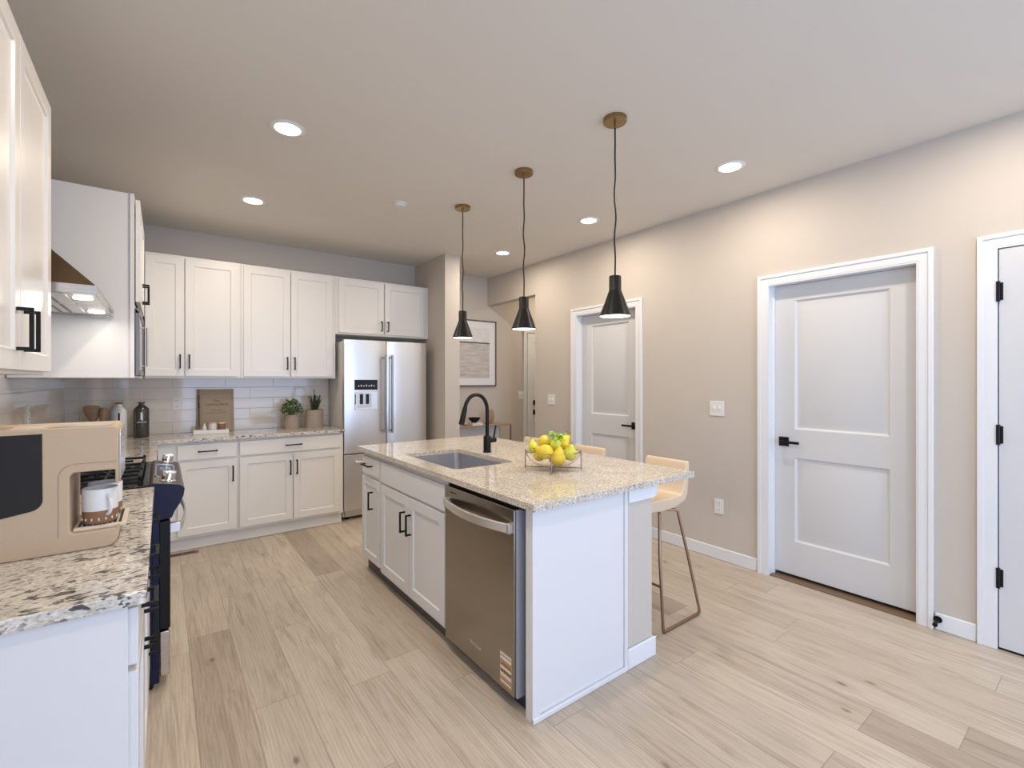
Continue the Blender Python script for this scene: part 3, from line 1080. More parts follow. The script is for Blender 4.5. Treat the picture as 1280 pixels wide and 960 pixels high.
# dispenser
px0, px1 = 1.515, 1.748
dp = obj('display', MB().box(px0, px1, fy - 0.003, fy + 0.004, 1.292, 1.392), BLACKG, dl, 0.001, label='black dispenser display')
ic = MB()
for k in range(7):
    xx = px0 + 0.035 + k * 0.026
    ic.box(xx, xx + 0.010, fy - 0.0042, fy - 0.0032, 1.325, 1.325 + (0.018 if k % 2 else 0.012))
obj('icons', ic, PLATE, dp, label='row of small white symbols')
dn = MB()
dn.box(px0, px1, fy - 0.004, fy + 0.004, 1.092, 1.272)
obj('dispenser_niche', dn, CHROME, dl, 0.003, label='recessed water and ice bay')
obj('dispenser_well', MB().box(px0 + 0.03, px1 - 0.065, fy - 0.006, fy - 0.0035, 1.115, 1.255), STEELH, dl, 0.002)
for x in (px0 + 0.052, px0 + 0.112):
    obj('paddle', MB().box(x, x + 0.030, fy - 0.014, fy - 0.0055, 1.150, 1.250), BLACKG, dl, 0.003)
obj('lever_slot', MB().box(px0 + 0.004, px0 + 0.012, fy - 0.007, fy - 0.0038, 1.15, 1.25), BLACKG, dl, 0.001)

# ------------------------------------------------------------------ island
IX = 1.195    # carcass face
IT, IU = 0.900, 0.870
XP0, XP1 = 1.782, 1.975   # pony wall
fI = FXN(IX + 0.0005)
t = thing('base_cabinet', 'narrow white island cabinet with one drawer and one door, nearest the fridge', 'cabinet', (1.45, 3.23, 0))
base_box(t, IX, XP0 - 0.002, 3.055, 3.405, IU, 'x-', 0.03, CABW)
d = flatfront(t, fI, 3.062, 3.398, 0.716, 0.838, CABW)
pull(d, fI, 3.262, 0.783, False, 0.15)
d = shaker(t, fI, 3.062, 3.398, 0.112, 0.690, CABW, fr=0.05)
pull(d, fI, 3.185, 0.545, True, 0.125)
obj('side_panel', MB().box(IX, XP0 - 0.002, 3.4055, 3.418, 0.09, IU), CABW, t)
t = thing('base_cabinet', 'white island sink cabinet with two shaker doors', 'cabinet', (1.45, 2.6, 0))
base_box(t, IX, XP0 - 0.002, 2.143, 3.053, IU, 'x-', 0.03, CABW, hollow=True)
obj('false_front', (lambda mb: fbox(mb, fI, 2.150, 3.040, 0.702, 0.838, 0, 0.02))(MB()), CABW, t, 0.002)
d = shaker(t, fI, 2.598, 3.040, 0.100, 0.685, CABW)
pull(d, fI, 2.645, 0.530, True, 0.125)
d = shaker(t, fI, 2.150, 2.592, 0.100, 0.685, CABW)
pull(d, fI, 2.560, 0.530, True, 0.125)
obj('bottom_rail', MB().box(IX - 0.008, IX + 0.01, 2.143, 3.053, 0.082, 0.104), CABW, t, 0.001)

# dishwasher
SATIN = M('pale_satin_steel', (0.80, 0.78, 0.75), 0.40, 1.0)
EDGE = M('pale_door_edge', (0.42, 0.44, 0.50), 0.4, 0.3)
t = thing('dishwasher', 'dark stainless dishwasher with bowed handle built into the island', 'dishwasher', (1.45, 1.83, 0))
obj('tub', MB().box(IX + 0.03, XP0 - 0.01, 1.53, 2.138, 0.10, 0.858), GREYP, t)
obj('top_gap', MB().box(IX + 0.004, IX + 0.03, 1.492, 2.140, 0.846, IU - 0.001), DARK, t)
dw = obj('door', MB().box(IX - 0.026, IX + 0.012, 1.540, 2.128, 0.062, 0.846), DWST, t, 0.003)
obj('door_edge', MB().box(IX - 0.018, IX + 0.028, 1.528, 1.539, 0.062, 0.846), EDGE, t, 0.001, label='pale side edge of the door')
hs = []
for k in range(21):
    a = k / 20
    hs.append((IX - 0.026 - 0.004 - 0.045 * math.sin(math.pi * a) ** 0.8, 1.556 + a * 0.555))
hm = MB().loft([[(x, y, 0.745), (x - 0.010, y, 0.747), (x - 0.010, y, 0.784), (x, y, 0.786)] for x, y in hs])
hm.box(IX - 0.045, IX - 0.025, 1.552, 1.575, 0.745, 0.786).box(IX - 0.045, IX - 0.025, 2.092, 2.114, 0.745, 0.786)
obj('handle', hm, SATIN, dw, 0.0015, label='bowed pale steel handle')
fD = FXN(IX - 0.026)
lg = MB()
fbox(lg, fD, 2.015, 2.075, 0.818, 0.823, 0, 0.0008)
obj('vent_mark', lg, DARK, dw)
text('badge', 'Whirlpool', 0.024, (IX - 0.0268, 1.840, 0.150), (R(90), 0, R(-90)), CHROME, dw)
st = obj('sticker', (lambda mb: fbox(mb, fD, 1.556, 1.640, 0.082, 0.222, 0, 0.0006))(MB()), STICK, dw, label='striped energy sticker')
ss = MB()
for (a, b) in ((0.205, 0.216), (0.190, 0.2), (0.150, 0.158), (0.126, 0.131), (0.118, 0.123), (0.092, 0.098)):
    fbox(ss, fD, 1.559, 1.637, a, b, 0.0006, 0.001)
obj('sticker_bands', ss, WHITE, st)
for (a, b, n) in ((0.207, 0.211, 9), (0.136, 0.146, 7), (0.168, 0.173, 10)):
    si = MB()
    for k in range(n):
        w_ = 0.072 / n
        fbox(si, fD, 1.562 + k * w_, 1.562 + k * w_ + w_ * 0.6, a, b, 0.001, 0.0013)
    obj('sticker_print', si, INK, st)
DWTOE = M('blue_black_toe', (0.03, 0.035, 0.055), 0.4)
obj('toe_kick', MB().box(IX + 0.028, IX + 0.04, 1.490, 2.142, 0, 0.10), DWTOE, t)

# end panel
t = thing('end_panel', 'white island end panel facing the viewer', 'panel', (1.5, 1.46, 0))
obj('board', MB().box(IX - 0.006, XP0 - 0.003, 1.452, 1.488, 0, IU - 0.0005), CABW, t, 0.002)
for (xa, xb) in ((IX - 0.006, IX + 0.035), (XP0 - 0.024, XP0 - 0.003)):
    obj('edge_strip', MB().box(xa, xb, 1.443, 1.4515, 0, IU - 0.0005), CABW, t, 0.001)
obj('shoe_moulding', MB().box(IX - 0.006, XP0 - 0.003, 1.437, 1.4515, 0, 0.022), CABW, t, 0.004)

structure('wall_island', MB().box(XP0, XP1, 1.452, 3.415, 0, IU - 0.001), WALL, 'low greige knee wall on the seating side of the island', 'wall')
structure('baseboard_island', MB().box(XP0 - 0.002, XP1 + 0.014, 1.438, 1.4515, 0, 0.098).box(XP1 + 0.0005, XP1 + 0.014, 1.438, 3.425, 0, 0.098), TRIM,
          'white baseboard wrapping the island knee wall', 'baseboard', bevel=0.006)
structure('trim_12', MB().prism([(XP0 - 0.002, IU - 0.070), (XP1 + 0.004, IU - 0.070), (XP1 + 0.026, IU - 0.045), (XP1 + 0.030, IU - 0.001), (XP0 - 0.002, IU - 0.001)], 'y', 1.434, 1.4515)
          .prism([(XP1 + 0.0005, IU - 0.070), (XP1 + 0.004, IU - 0.070), (XP1 + 0.026, IU - 0.045), (XP1 + 0.030, IU - 0.001), (XP1 + 0.0005, IU - 0.001)], 'y', 1.4515, 3.425), TRIM,
          'white trim under the island top on the knee wall', 'trim', bevel=0.002)

# island top with sink cut-out
ix0, ix1, iy0, iy1 = 1.158, 2.268, 1.396, 3.452
sx0, sx1, sy0, sy1 = 1.272, 1.685, 2.208, 2.885
mb = MB()
O = [(ix0, iy0), (ix1, iy0), (ix1, iy1), (ix0, iy1)]
cr = 0.045
Rr = []
for (cx, cy, a0) in ((sx0 + cr, sy0 + cr, 180), (sx1 - cr, sy0 + cr, 270), (sx1 - cr, sy1 - cr, 0), (sx0 + cr, sy1 - cr, 90)):
    Rr.append([(cx + cr * math.cos(R(a0 + k * 15)), cy + cr * math.sin(R(a0 + k * 15))) for k in range(7)])
inner = [p for q in Rr for p in q]
bm = mb.bm
top_o = [bm.verts.new((x, y, IT)) for x, y in O]; bot_o = [bm.verts.new((x, y, IU)) for x, y in O]
top_i = [bm.verts.new((x, y, IT)) for x, y in inner]; bot_i = [bm.verts.new((x, y, IU)) for x, y in inner]
for vo_, vi_, in ((top_o, top_i), (bot_o, bot_i)):
    for c in range(4):
        ring = vi_[c * 7:c * 7 + 7]
        for a, b in zip(ring, ring[1:]):
            mb._face([vo_[c], a, b])
        nx = vi_[((c + 1) * 7) % 28]
        mb._face([vo_[c], ring[-1], nx, vo_[(c + 1) % 4]])
for i in range(4):
    mb._face([top_o[i], top_o[(i + 1) % 4], bot_o[(i + 1) % 4], bot_o[i]])
for i in range(28):
    mb._face([top_i[i], top_i[(i + 1) % 28], bot_i[(i + 1) % 28], bot_i[i]])
tag(obj('countertop', mb, GRAN_I, None, 0.002), 'finely speckled granite island top with sink cut-out', 'countertop')

# sink bowl
mb = MB()
def rr(ins, z, cr2=0.045):
    out = []
    for (cx, cy, a0) in ((sx0 - 0.008 + ins + cr2, sy0 - 0.008 + ins + cr2, 180), (sx1 + 0.008 - ins - cr2, sy0 - 0.008 + ins + cr2, 270), (sx1 + 0.008 - ins - cr2, sy1 + 0.008 - ins - cr2, 0), (sx0 - 0.008 + ins + cr2, sy1 + 0.008 - ins - cr2, 90)):
        out += [(cx + cr2 * math.cos(R(a0 + k * 15)), cy + cr2 * math.sin(R(a0 + k * 15)), z) for k in range(7)]
    return out
mb.loft([rr(-0.010, IU - 0.0022), rr(0.0, IU - 0.0022, 0.04), rr(0.004, 0.70, 0.04), rr(0.02, 0.682, 0.04), rr(0.06, 0.678, 0.03)], cap=False)
vs = [mb.bm.verts.new(p) for p in rr(0.06, 0.678, 0.03)]
mb._face(vs)
t = tag(obj('sink', mb, SINKM, None, smooth=True), 'undermount stainless sink bowl in the island top', 'sink')
sd = t.modifiers.new('solid', 'SOLIDIFY'); sd.thickness = 0.0015; sd.offset = -1
obj('drain', MB().lathe([(0.045, 0.0), (0.043, 0.004), (0.03, 0.002), (0.0, 0.002)], ((sx0 + sx1) / 2, (sy0 + sy1) / 2, 0.6795), 24), CHROME, t, label='round drain strainer')

# faucet: high arc pull-down, matte black
fxx, fyy = 1.760, 2.62
t = thing('kitchen_faucet', 'matte black high arc pull-down faucet', 'faucet', (fxx, fyy, IT))
obj('base', MB().lathe([(0.029, 0.0), (0.029, 0.006), (0.0255, 0.008), (0.0255, 0.105), (0.020, 0.112), (0.0, 0.112)], (fxx, fyy, IT), 24), BLACK, t, smooth=True)
pts = [(fxx, fyy, IT + 0.10), (fxx, fyy, IT + 0.27)]
Ra = 0.088
for k in range(1, 19):
    a = math.pi * k / 18 * 0.93
    pts.append((fxx - Ra + Ra * math.cos(a), fyy, IT + 0.285 + 1.20 * Ra * math.sin(a)))
obj('spout', MB().tube(pts, 0.0125, 16), BLACK, t, smooth=True)
e = Vector(pts[-1]); dch = (Vector(pts[-1]) - Vector(pts[-2])).normalized()
obj('spray_head', MB().tube([e - dch * 0.005, e + dch * 0.02, e + dch * 0.075, e + dch * 0.11, e + dch * 0.115], [0.0135, 0.0165, 0.0175, 0.020, 0.014], 18), BLACK, t, smooth=True)
hm = MB().cyl((fxx + 0.02, fyy, IT + 0.080), (fxx + 0.066, fyy, IT + 0.080), 0.0185, n=20)
hm.tube([(fxx + 0.052, fyy, IT + 0.09), (fxx + 0.060, fyy, IT + 0.12), (fxx + 0.072, fyy, IT + 0.178)], [0.0065, 0.006, 0.0052], 10)
obj('lever', hm, BLACK, t, smooth=True)

# ------------------------------------------------------------------ pendants
px, pz0, pz1 = 1.870, 1.716, 1.925
def make_pendant(y, label):
    t = thing('pendant_lamp', label, 'pendant lamp', (px, y, pz0), 'black cone pendants over the island')
    obj('ceiling_canopy', MB().lathe([(0.0, -0.024), (0.056, -0.024), (0.060, -0.020), (0.060, -0.0005), (0.0, -0.0005)], (px, y, H), 36), BRASS, t, smooth=True, label='round brass ceiling canopy')
    obj('strain_relief', MB().lathe([(0.0, -0.05), (0.005, -0.05), (0.006, -0.026), (0.012, -0.0245)], (px, y, H), 14), BRASS, t, smooth=True)
    cpts = []
    for k in range(25):
        a = k / 24
        cpts.append((px + 0.004 * math.sin(a * 23) * math.sin(math.pi * a), y + 0.003 * math.sin(a * 17 + 1) * math.sin(math.pi * a), H - 0.048 - a * (H - 0.048 - pz1 - 0.003)))
    obj('cord', MB().tube(cpts, 0.0042, 8), BLACK, t, smooth=True)
    z = pz0
    prof_o = [(0.082, 0.0), (0.0335, 0.130), (0.0315, 0.136), (0.0315, 0.204), (0.029, 0.209), (0.006, 0.211), (0.004, 0.2165)]
    prof_i = [(0.080, 0.0), (0.031, 0.129), (0.0295, 0.135), (0.0, 0.138)]
    obj('lamp_shade', MB().lathe(prof_i[::-1] + prof_o, (px, y, z), 40), SHADE, t, smooth=True)
    obj('bulb_diffuser', MB().lathe([(0.0, 0.0), (0.0775, 0.0), (0.076, 0.004), (0.0, 0.004)], (px, y, z + 0.0022), 32), PEND_M, t, smooth=True, label='glowing white diffuser')
    return t


p0 = make_pendant(1.600, 'nearest and largest looking black cone pendant over the island')
p1 = dup(p0, (px, 2.358, pz0), 'middle black cone pendant of the row over the island')
p2 = dup(p0, (px, 3.125, pz0), 'furthest black cone pendant, hanging before the framed print')
for y in (1.600, 2.358, 3.125):
    l = bpy.data.lights.new('pendant_glow', 'SPOT')
    l.energy = P_PEND * 4; l.color = WARM; l.spot_size = R(120); l.spot_blend = 0.5; l.shadow_soft_size = 0.07
    o = bpy.data.objects.new('pendant_glow', l); o.location = (px, y, pz0 - 0.012); COL.objects.link(o)

# ------------------------------------------------------------------ recessed lights and detector
def make_can(x, y, label):
    t = thing('recessed_downlight', label, 'ceiling light', (x, y, H - 0.006), 'recessed ceiling downlights')
    obj('trim_ring', MB().lathe([(0.062, -0.0045), (0.066, -0.008), (0.084, -0.006), (0.090, -0.0008), (0.062, -0.0008)], (x, y, H), 40, cap=False), TRIM, t, smooth=True)
    obj('diffuser', MB().lathe([(0.0, -0.004), (0.0625, -0.004), (0.0625, -0.001), (0.0, -0.001)], (x, y, H), 36), CAN_M, t, smooth=True, label='bright round diffuser')
    return t


CANS = [(0.537, 2.718, 'left downlight nearer the viewer, largest of the ceiling lights'), (0.545, 3.963, 'left downlight nearer the rear cabinets'),
        (2.873, 1.523, 'downlight nearest the middle white door, rightmost in view'), (2.882, 2.753, 'downlight between the two front pendants, above the far door'),
        (2.885, 4.000, 'furthest downlight, near the hall opening')]
c0 = None
for (x, y, lb) in CANS:
    if c0 is None:
        c0 = make_can(x, y, lb)
    else:
        dup(c0, (x, y, H - 0.006), lb)
LAMPS = [(x, y) for x, y, _ in CANS] + [(0.54, 1.48), (0.54, 0.2), (2.87, 0.28), (0.54, -1.5), (2.87, -1.5), (4.5, 4.6)]  # CANS plus unseen downlights added for illumination, without fixtures
for (x, y) in LAMPS:
    area('downlight_beam', (x, y, H - 0.012), (0, 0, 0), 0.12, 0.12, P_CAN, WARM, 'DISK', 180)
mb = MB().lathe([(0.0, -0.022), (0.028, -0.020), (0.034, -0.012), (0.052, -0.008), (0.055, -0.0008), (0.0, -0.0008)], (1.451, 3.353, H), 30)
tag(obj('smoke_detector', mb, TRIM, None, smooth=True), 'small round white detector on the ceiling', 'detector')

# ------------------------------------------------------------------ switches and outlets
def plate(name, f, u, v, w, h, kind, label, cat, n=2):
    mb = MB()
    fbox(mb, f, u - w / 2, u + w / 2, v - h / 2, v + h / 2, 0.0005, 0.006)
    o = tag(obj(name, mb, PLATE, None, 0.002), label, cat)
    if kind == 'switch':
        for k in range(n):
            uu = u + (k - (n - 1) / 2) * 0.046
            tb = MB()
            fbox(tb, f, uu - 0.011, uu + 0.011, v - 0.022, v + 0.022, 0.0055, 0.0085)
            fbox(tb, f, uu - 0.005, uu + 0.005, v - 0.002, v + 0.012, 0.008, 0.016)
            obj('toggle', tb, WHITE, o, 0.001)
    else:
        for s in (-1, 1):
            sb_ = MB()
            fbox(sb_, f, u - 0.017, u + 0.017, v + s * 0.026 - 0.016, v + s * 0.026 + 0.016, 0.0055, 0.0075)
            so = obj('socket', sb_, WHITE, o, 0.003)
            sl = MB()
            for q in (-0.007, 0.007):
                fbox(sl, f, u + q - 0.0012, u + q + 0.0012, v + s * 0.026 - 0.004, v + s * 0.026 + 0.007, 0.0074, 0.0082)
            obj('slots', sl, DARK, so)
    return o


plate('light_switch', fR, 1.931, 1.168, 0.116, 0.115, 'switch', 'double white light switch on the wall left of the middle door', 'light switch')
plate('light_switch', fR, 3.860, 1.173, 0.116, 0.112, 'switch', 'white light switch between the hall opening and the far door', 'light switch')
plate('light_switch', fB, 4.020, 1.178, 0.110, 0.112, 'switch', 'white light switch beside the entry door', 'light switch')
plate('power_outlet', fR, 1.915, 0.410, 0.075, 0.115, 'outlet', 'white power outlet low on the right wall', 'outlet')
plate('power_outlet', FY(YB - 0.009), 0.106, 1.178, 0.075, 0.118, 'outlet', 'white power outlet on the tiles left of the cookbook', 'outlet')
plate('power_outlet', FXP(XL + 0.009), 3.85, 1.185, 0.075, 0.118, 'outlet', 'power outlet on the side tiles above the coffee machine', 'outlet')

# door stop on the short baseboard
t = thing('door_stop', 'small black door stop on the short baseboard', 'door stop', (XR - 0.013, 0.640, 0.062))
obj('stem', MB().cyl((XR - 0.0135, 0.640, 0.062), (XR - 0.075, 0.640, 0.052), 0.008), BLACK, t)
obj('rosette', MB().cyl((XR - 0.0135, 0.640, 0.062), (XR - 0.020, 0.640, 0.061), 0.019), BLACK, t)
obj('tip', MB().cyl((XR - 0.070, 0.640, 0.053), (XR - 0.083, 0.640, 0.051), 0.011), BLACK, t)

# floor register
t = thing('floor_vent', 'bronze floor vent beside the range', 'vent', (0.12, 4.535, 0))
REG = M('tan_register', (0.20, 0.13, 0.075), 0.45)
obj('frame', MB().box(-0.05, 0.235, 4.508, 4.520, 0.0005, 0.004).box(-0.05, 0.235, 4.562, 4.574, 0.0005, 0.004).box(-0.05, -0.035, 4.52, 4.562, 0.0005, 0.004).box(0.205, 0.235, 4.52, 4.562, 0.0005, 0.004), REG, t)
obj('well', MB().box(-0.035, 0.205, 4.52, 4.562, 0.0005, 0.0012), DARK, t)
mb = MB()
for k in range(20):
    if k in (5, 13):
        mb.box(-0.035 + k * 0.012, -0.035 + k * 0.012 + 0.011, 4.52, 4.562, 0.001, 0.0036)
    else:
        mb.box(-0.035 + k * 0.012, -0.035 + k * 0.012 + 0.0045, 4.52, 4.562, 0.001, 0.0036)
obj('louvres', mb, REG, t)

# ------------------------------------------------------------------ bar stools
def make_stool(yc, label):
    """sled-base stool: seat toward the island (-x), back on the +x side"""
    t = thing('bar_stool', label, 'bar stool', (2.36, yc, 0), 'cream bar stools behind the island')
    hw = 0.152
    seat_prof = [(2.150, 0.655), (2.165, 0.640), (2.30, 0.628), (2.44, 0.632), (2.535, 0.660), (2.558, 0.70), (2.570, 0.80), (2.578, 0.880),
                 (2.572, 0.893), (2.555, 0.892), (2.543, 0.87), (2.528, 0.79), (2.508, 0.725), (2.49, 0.700), (2.40, 0.692), (2.25, 0.698), (2.165, 0.690), (2.152, 0.676)]
    obj('seat_shell', MB().prism(seat_prof, 'y', yc - hw, yc + hw), LEATHER, t, 0.014, seg=3, label='cream upholstered seat with low back')
    rr_ = 0.0085
    for s in (-1, 1):
        y = yc + s * (hw + 0.008)
        fl_ = 0.078
        path = [(2.34, yc + s * 0.10, 0.625), (2.275, y - s * 0.01, 0.622), (2.262, y, 0.612), (2.225, y + s * 0.35 * fl_, 0.40), (2.185, y + s * fl_, 0.030), (2.190, y + s * fl_, 0.0095), (2.215, y + s * fl_, 0.0095),
                (2.515, y + s * fl_, 0.0095), (2.536, y + s * fl_, 0.013), (2.540, y + s * fl_, 0.030), (2.490, y + s * 0.4 * fl_, 0.36), (2.440, y, 0.610), (2.425, y - s * 0.01, 0.622), (2.34, yc + s * 0.10, 0.625)]
        obj('sled_leg', MB().tube(path, rr_, 10), BRONZE, t, smooth=True)
    obj('footrest', MB().cyl((2.208, yc - hw - 0.050, 0.24), (2.208, yc + hw + 0.050, 0.24), 0.007), BRONZE, t, smooth=True)
    return t


s0 = make_stool(1.770, 'cream bar stool nearest the viewer, its bent metal leg fully visible')
dup(s0, (2.36, 2.435, 0), 'cream bar stool in the middle, showing only its back right of the fruit bowl')
dup(s0, (2.36, 3.06, 0), 'furthest cream bar stool, its back peeking left behind the fruit bowl')

# ------------------------------------------------------------------ fruit bowl and pears
bc = Vector((1.715, 1.905, IT))
t = thing('fruit_bowl', 'clear glass fruit bowl on a bronze wire stand', 'bowl', tuple(bc))
prof = []
rb_ = 0.150
for k in range(11):
    a = math.pi / 2 * k / 10
    prof.append((rb_ * math.sin(a) ** 0.8, 0.014 + 0.085 * (1 - math.cos(a))))
inner_p = [(r_ * 0.975, z_ + 0.0025) for r_, z_ in prof]
mb = MB().lathe([(max(r_, 0.0005), z_) for r_, z_ in prof] + [(max(r_, 0.0005), z_) for r_, z_ in inner_p[::-1]], tuple(bc), 48)
obj('glass_bowl', mb, GLASS, t, smooth=True)
mb = MB()
A0 = R(53.0)
for k in range(4):
    a = A0 + R(-90) * k + R(-98)
    e_ = bc + Vector((math.cos(a) * 0.153, math.sin(a) * 0.153, 0))
    mb.box(-0.004, 0.004, -0.004, 0.004, 0, 0.105) if False else None
    mb.cyl((e_.x, e_.y, e_.z + 0.0005), (e_.x, e_.y, e_.z + 0.105), 0.0036, n=8)
    mb.cyl((bc.x, bc.y, bc.z + 0.010), (e_.x, e_.y, e_.z + 0.010), 0.003, n=8)
obj('wire_stand', mb, BRONZE, t, smooth=True, label='four post bronze wire stand')


def pear_mesh(s=1.0, neck=1.0):
    prof = [(0.0, 0.0), (0.012, 0.001), (0.024, 0.007), (0.0325, 0.019), (0.035, 0.032), (0.032, 0.046), (0.0245, 0.059), (0.0165, 0.070 * neck), (0.0125, 0.079 * neck), (0.008, 0.085 * neck), (0.0, 0.087 * neck)]
    return MB().lathe([(r_ * s, z_ * s) for r_, z_ in prof], (0, 0, 0), 20)


# offsets in a frame where r = picture right, f = away from the viewer
fw = Vector((0.601, 0.799, 0)); rt = Vector((0.799, -0.601, 0))
pears = [  # right, forward, z, tilt, az, scale, green, label
    (-0.048, -0.062, 0.104, 78, 205, 1.15, 0, 'big yellow pear lying on its side at the front left of the bowl'),
    (-0.076, 0.006, 0.076, 60, 150, 0.95, 0, 'yellow pear low at the left, pressed against the glass'),
    (0.022, -0.058, 0.070, 12, 20, 1.18, 0, 'yellow pear at the front of the bowl below the leaves'),
    (0.092, -0.026, 0.090, 22, 330, 1.08, 1, 'pale green-yellow pear at the right rim of the bowl'),
    (-0.040, 0.042, 0.142, 78, 330, 1.12, 0, 'golden pear on top at the left of the pile'),
    (0.060, 0.048, 0.138, 40, 60, 1.08, 0, 'golden pear on top at the right of the pile'),
    (0.014, -0.002, 0.132, 30, 120, 0.95, 1, 'greenish pear in the middle under the leaves'),
    (-0.108, 0.010, 0.118, 18, 180, 0.86, 1, 'pale pear standing at the left rim of the bowl'),
    (0.012, 0.030, 0.056, 85, 90, 0.95, 0, 'yellow pear at the bottom of the bowl'),
]
for (a, b, z, tl, az, s, gr, lb) in pears:
    c = bc + rt * a + fw * b + Vector((0, 0, z))
    Mx = Matrix.Translation(c) @ Matrix.Rotation(R(az), 4, 'Z') @ Matrix.Rotation(R(tl), 4, 'X') @ Matrix.Translation((0, 0, -0.036 * s))
    pe = tag(obj('pear', pear_mesh(s).xf(Mx), PEARG if gr else PEAR, None, smooth=True), lb, 'pear', 'pears in the glass bowl')
    stm = MB().tube([(0, 0, 0.084 * s), (0.002, 0, 0.093 * s), (0.006, 0, 0.101 * s)], [0.0016, 0.0014, 0.002], 6).xf(Mx)
    obj('stem', stm, STEMM, pe, smooth=True)
# leafy sprig
mb = MB()
rnd = random.Random(4)
for k in range(15):
    c = bc + rt * rnd.uniform(-0.022, 0.065) + fw * rnd.uniform(-0.065, 0.02) + Vector((0, 0, rnd.uniform(0.158, 0.188)))
    lf = MB()
    L_, W_ = rnd.uniform(0.026, 0.042), rnd.uniform(0.010, 0.016)
    rings = []
    for i in range(7):
        q = i / 6
        w_ = W_ * math.sin(math.pi * min(max(q, 0.03), 0.97)) ** 0.8
        zc = 0.010 * math.sin(math.pi * q)
        rings.append([(q * L_, -w_, zc + 0.003), (q * L_, 0, zc), (q * L_, w_, zc + 0.003), (q * L_, 0, zc - 0.0012)])
    lf.loft(rings)
    lf.xf(Matrix.Translation(c) @ Matrix.Rotation(rnd.uniform(0, 6.28), 4, 'Z') @ Matrix.Rotation(rnd.uniform(-0.9, 0.6), 4, 'Y'))
    mb.add(lf)
mb.tube([tuple(bc + rt * -0.01 + fw * -0.01 + Vector((0, 0, 0.150))), tuple(bc + rt * 0.03 + fw * -0.015 + Vector((0, 0, 0.166))), tuple(bc + rt * 0.07 + fw * -0.01 + Vector((0, 0, 0.158)))], 0.0015, 6)
tag(obj('leaf_sprig', mb, FLEAF, None, smooth=True), 'bright green leafy sprig lying on the pears', 'leaves')

# ------------------------------------------------------------------ coffee machine (side view, faces +x)
my0, my1 = 1.742, 1.955
mzt = 1.257
t = thing('coffee_machine', 'sand coloured coffee machine with charcoal water tank', 'coffee machine', (-0.35, 1.85, CT))
def arc(cx, cz, r, a0, a1, n=6):
    return [(cx + r * math.cos(R(a0 + (a1 - a0) * k / n)), cz + r * math.sin(R(a0 + (a1 - a0) * k / n))) for k in range(n + 1)]
zo1, zo0 = 1.132, 0.967
xo = -0.203
prof = [(-0.60, CT + 0.001)] + arc(-0.132, CT + 0.033, 0.032, -90, -10) + [(-0.098, 0.972)] + [(-0.106, 0.964)]
prof += [(xo + 0.012, 0.964)] + arc(xo + 0.010, 0.974, 0.010, 270, 180, 3) + arc(xo + 0.014, zo1 - 0.014, 0.014, 180, 90, 4)
prof += [(-0.108, zo1), (-0.108, 1.094), (-0.100, 1.090)] + [(-0.100, mzt - 0.012), (-0.106, mzt - 0.003), (-0.112, mzt)]
prof += [(-0.60, mzt)]
obj('housing', MB().prism(prof, 'y', my0, my1), COFFEE, t, 0.006, seg=3)
# water tank window on the side
tk = [(-0.60, 1.240), (-0.256, 1.243)] + arc(-0.283, 1.040 + 0.027, 0.028, 0, -80, 6) + [(-0.36, 1.024), (-0.60, 1.010)]
obj('water_tank', MB().prism(tk, 'y', my0 - 0.0022, my0 + 0.004), SMOKE, t, 0.001, label='charcoal tinted water tank')
obj('top_lid', MB().prism([(-0.247, my0 + 0.009), (-0.118, my0 + 0.009), (-0.112, my0 + 0.085), (-0.225, my0 + 0.085)], 'z', mzt - 0.001, mzt + 0.0015), M('taupe_lid', (0.33, 0.29, 0.24), 0.4), t, 0.0005, label='grey-brown lid inset')
obj('cup_shelf', MB().box(-0.318, -0.258, my0 + 0.009, my0 + 0.10, mzt - 0.001, mzt + 0.002), COFFEET, t, 0.0008, label='pale raised top shelf')
obj('rear_lid', MB().box(-0.56, -0.325, my0 + 0.009, my0 + 0.085, mzt - 0.001, mzt + 0.0015), M('taupe_lid_rear', (0.36, 0.31, 0.26), 0.45), t, 0.0005)
obj('front_plate', MB().box(-0.0995, -0.096, my0 + 0.008, my1 - 0.008, 1.100, mzt - 0.012), CHROME, t, 0.001, label='glossy front plate')
sm = MB()
sp = [(xo - 0.022, 0.960)] + arc(xo + 0.012, zo1 - 0.010, 0.034, 180, 90, 6) + [(-0.104, zo1 + 0.024)]
for q0, q1 in zip(sp, sp[1:]):
    sm.cyl((q0[0], my0 - 0.0002, q0[1]), (q1[0], my0 - 0.0002, q1[1]), 0.0008, n=6)
obj('seam', sm, M('seam_brown', (0.30, 0.235, 0.18), 0.7), t)
obj('spout', MB().box(-0.170, -0.140, 1.82, 1.88, 1.110, 1.131).cyl((-0.155, 1.84, 1.098), (-0.155, 1.84, 1.112), 0.006).cyl((-0.155, 1.86, 1.098), (-0.155, 1.86, 1.112), 0.006), SMOKE, t, 0.001)
tray = obj('drip_tray', MB().box(-0.198, -0.085, my0 + 0.018, my1 - 0.005, 0.9645, 0.974), COFFEET, t, 0.002, label='pale drip tray')
gm = MB()
for k in range(9):
    gm.box(-0.190 + k * 0.011, -0.184 + k * 0.011, my0 + 0.03, my1 - 0.015, 0.974, 0.9755)
obj('drip_slots', gm, DARK, tray)


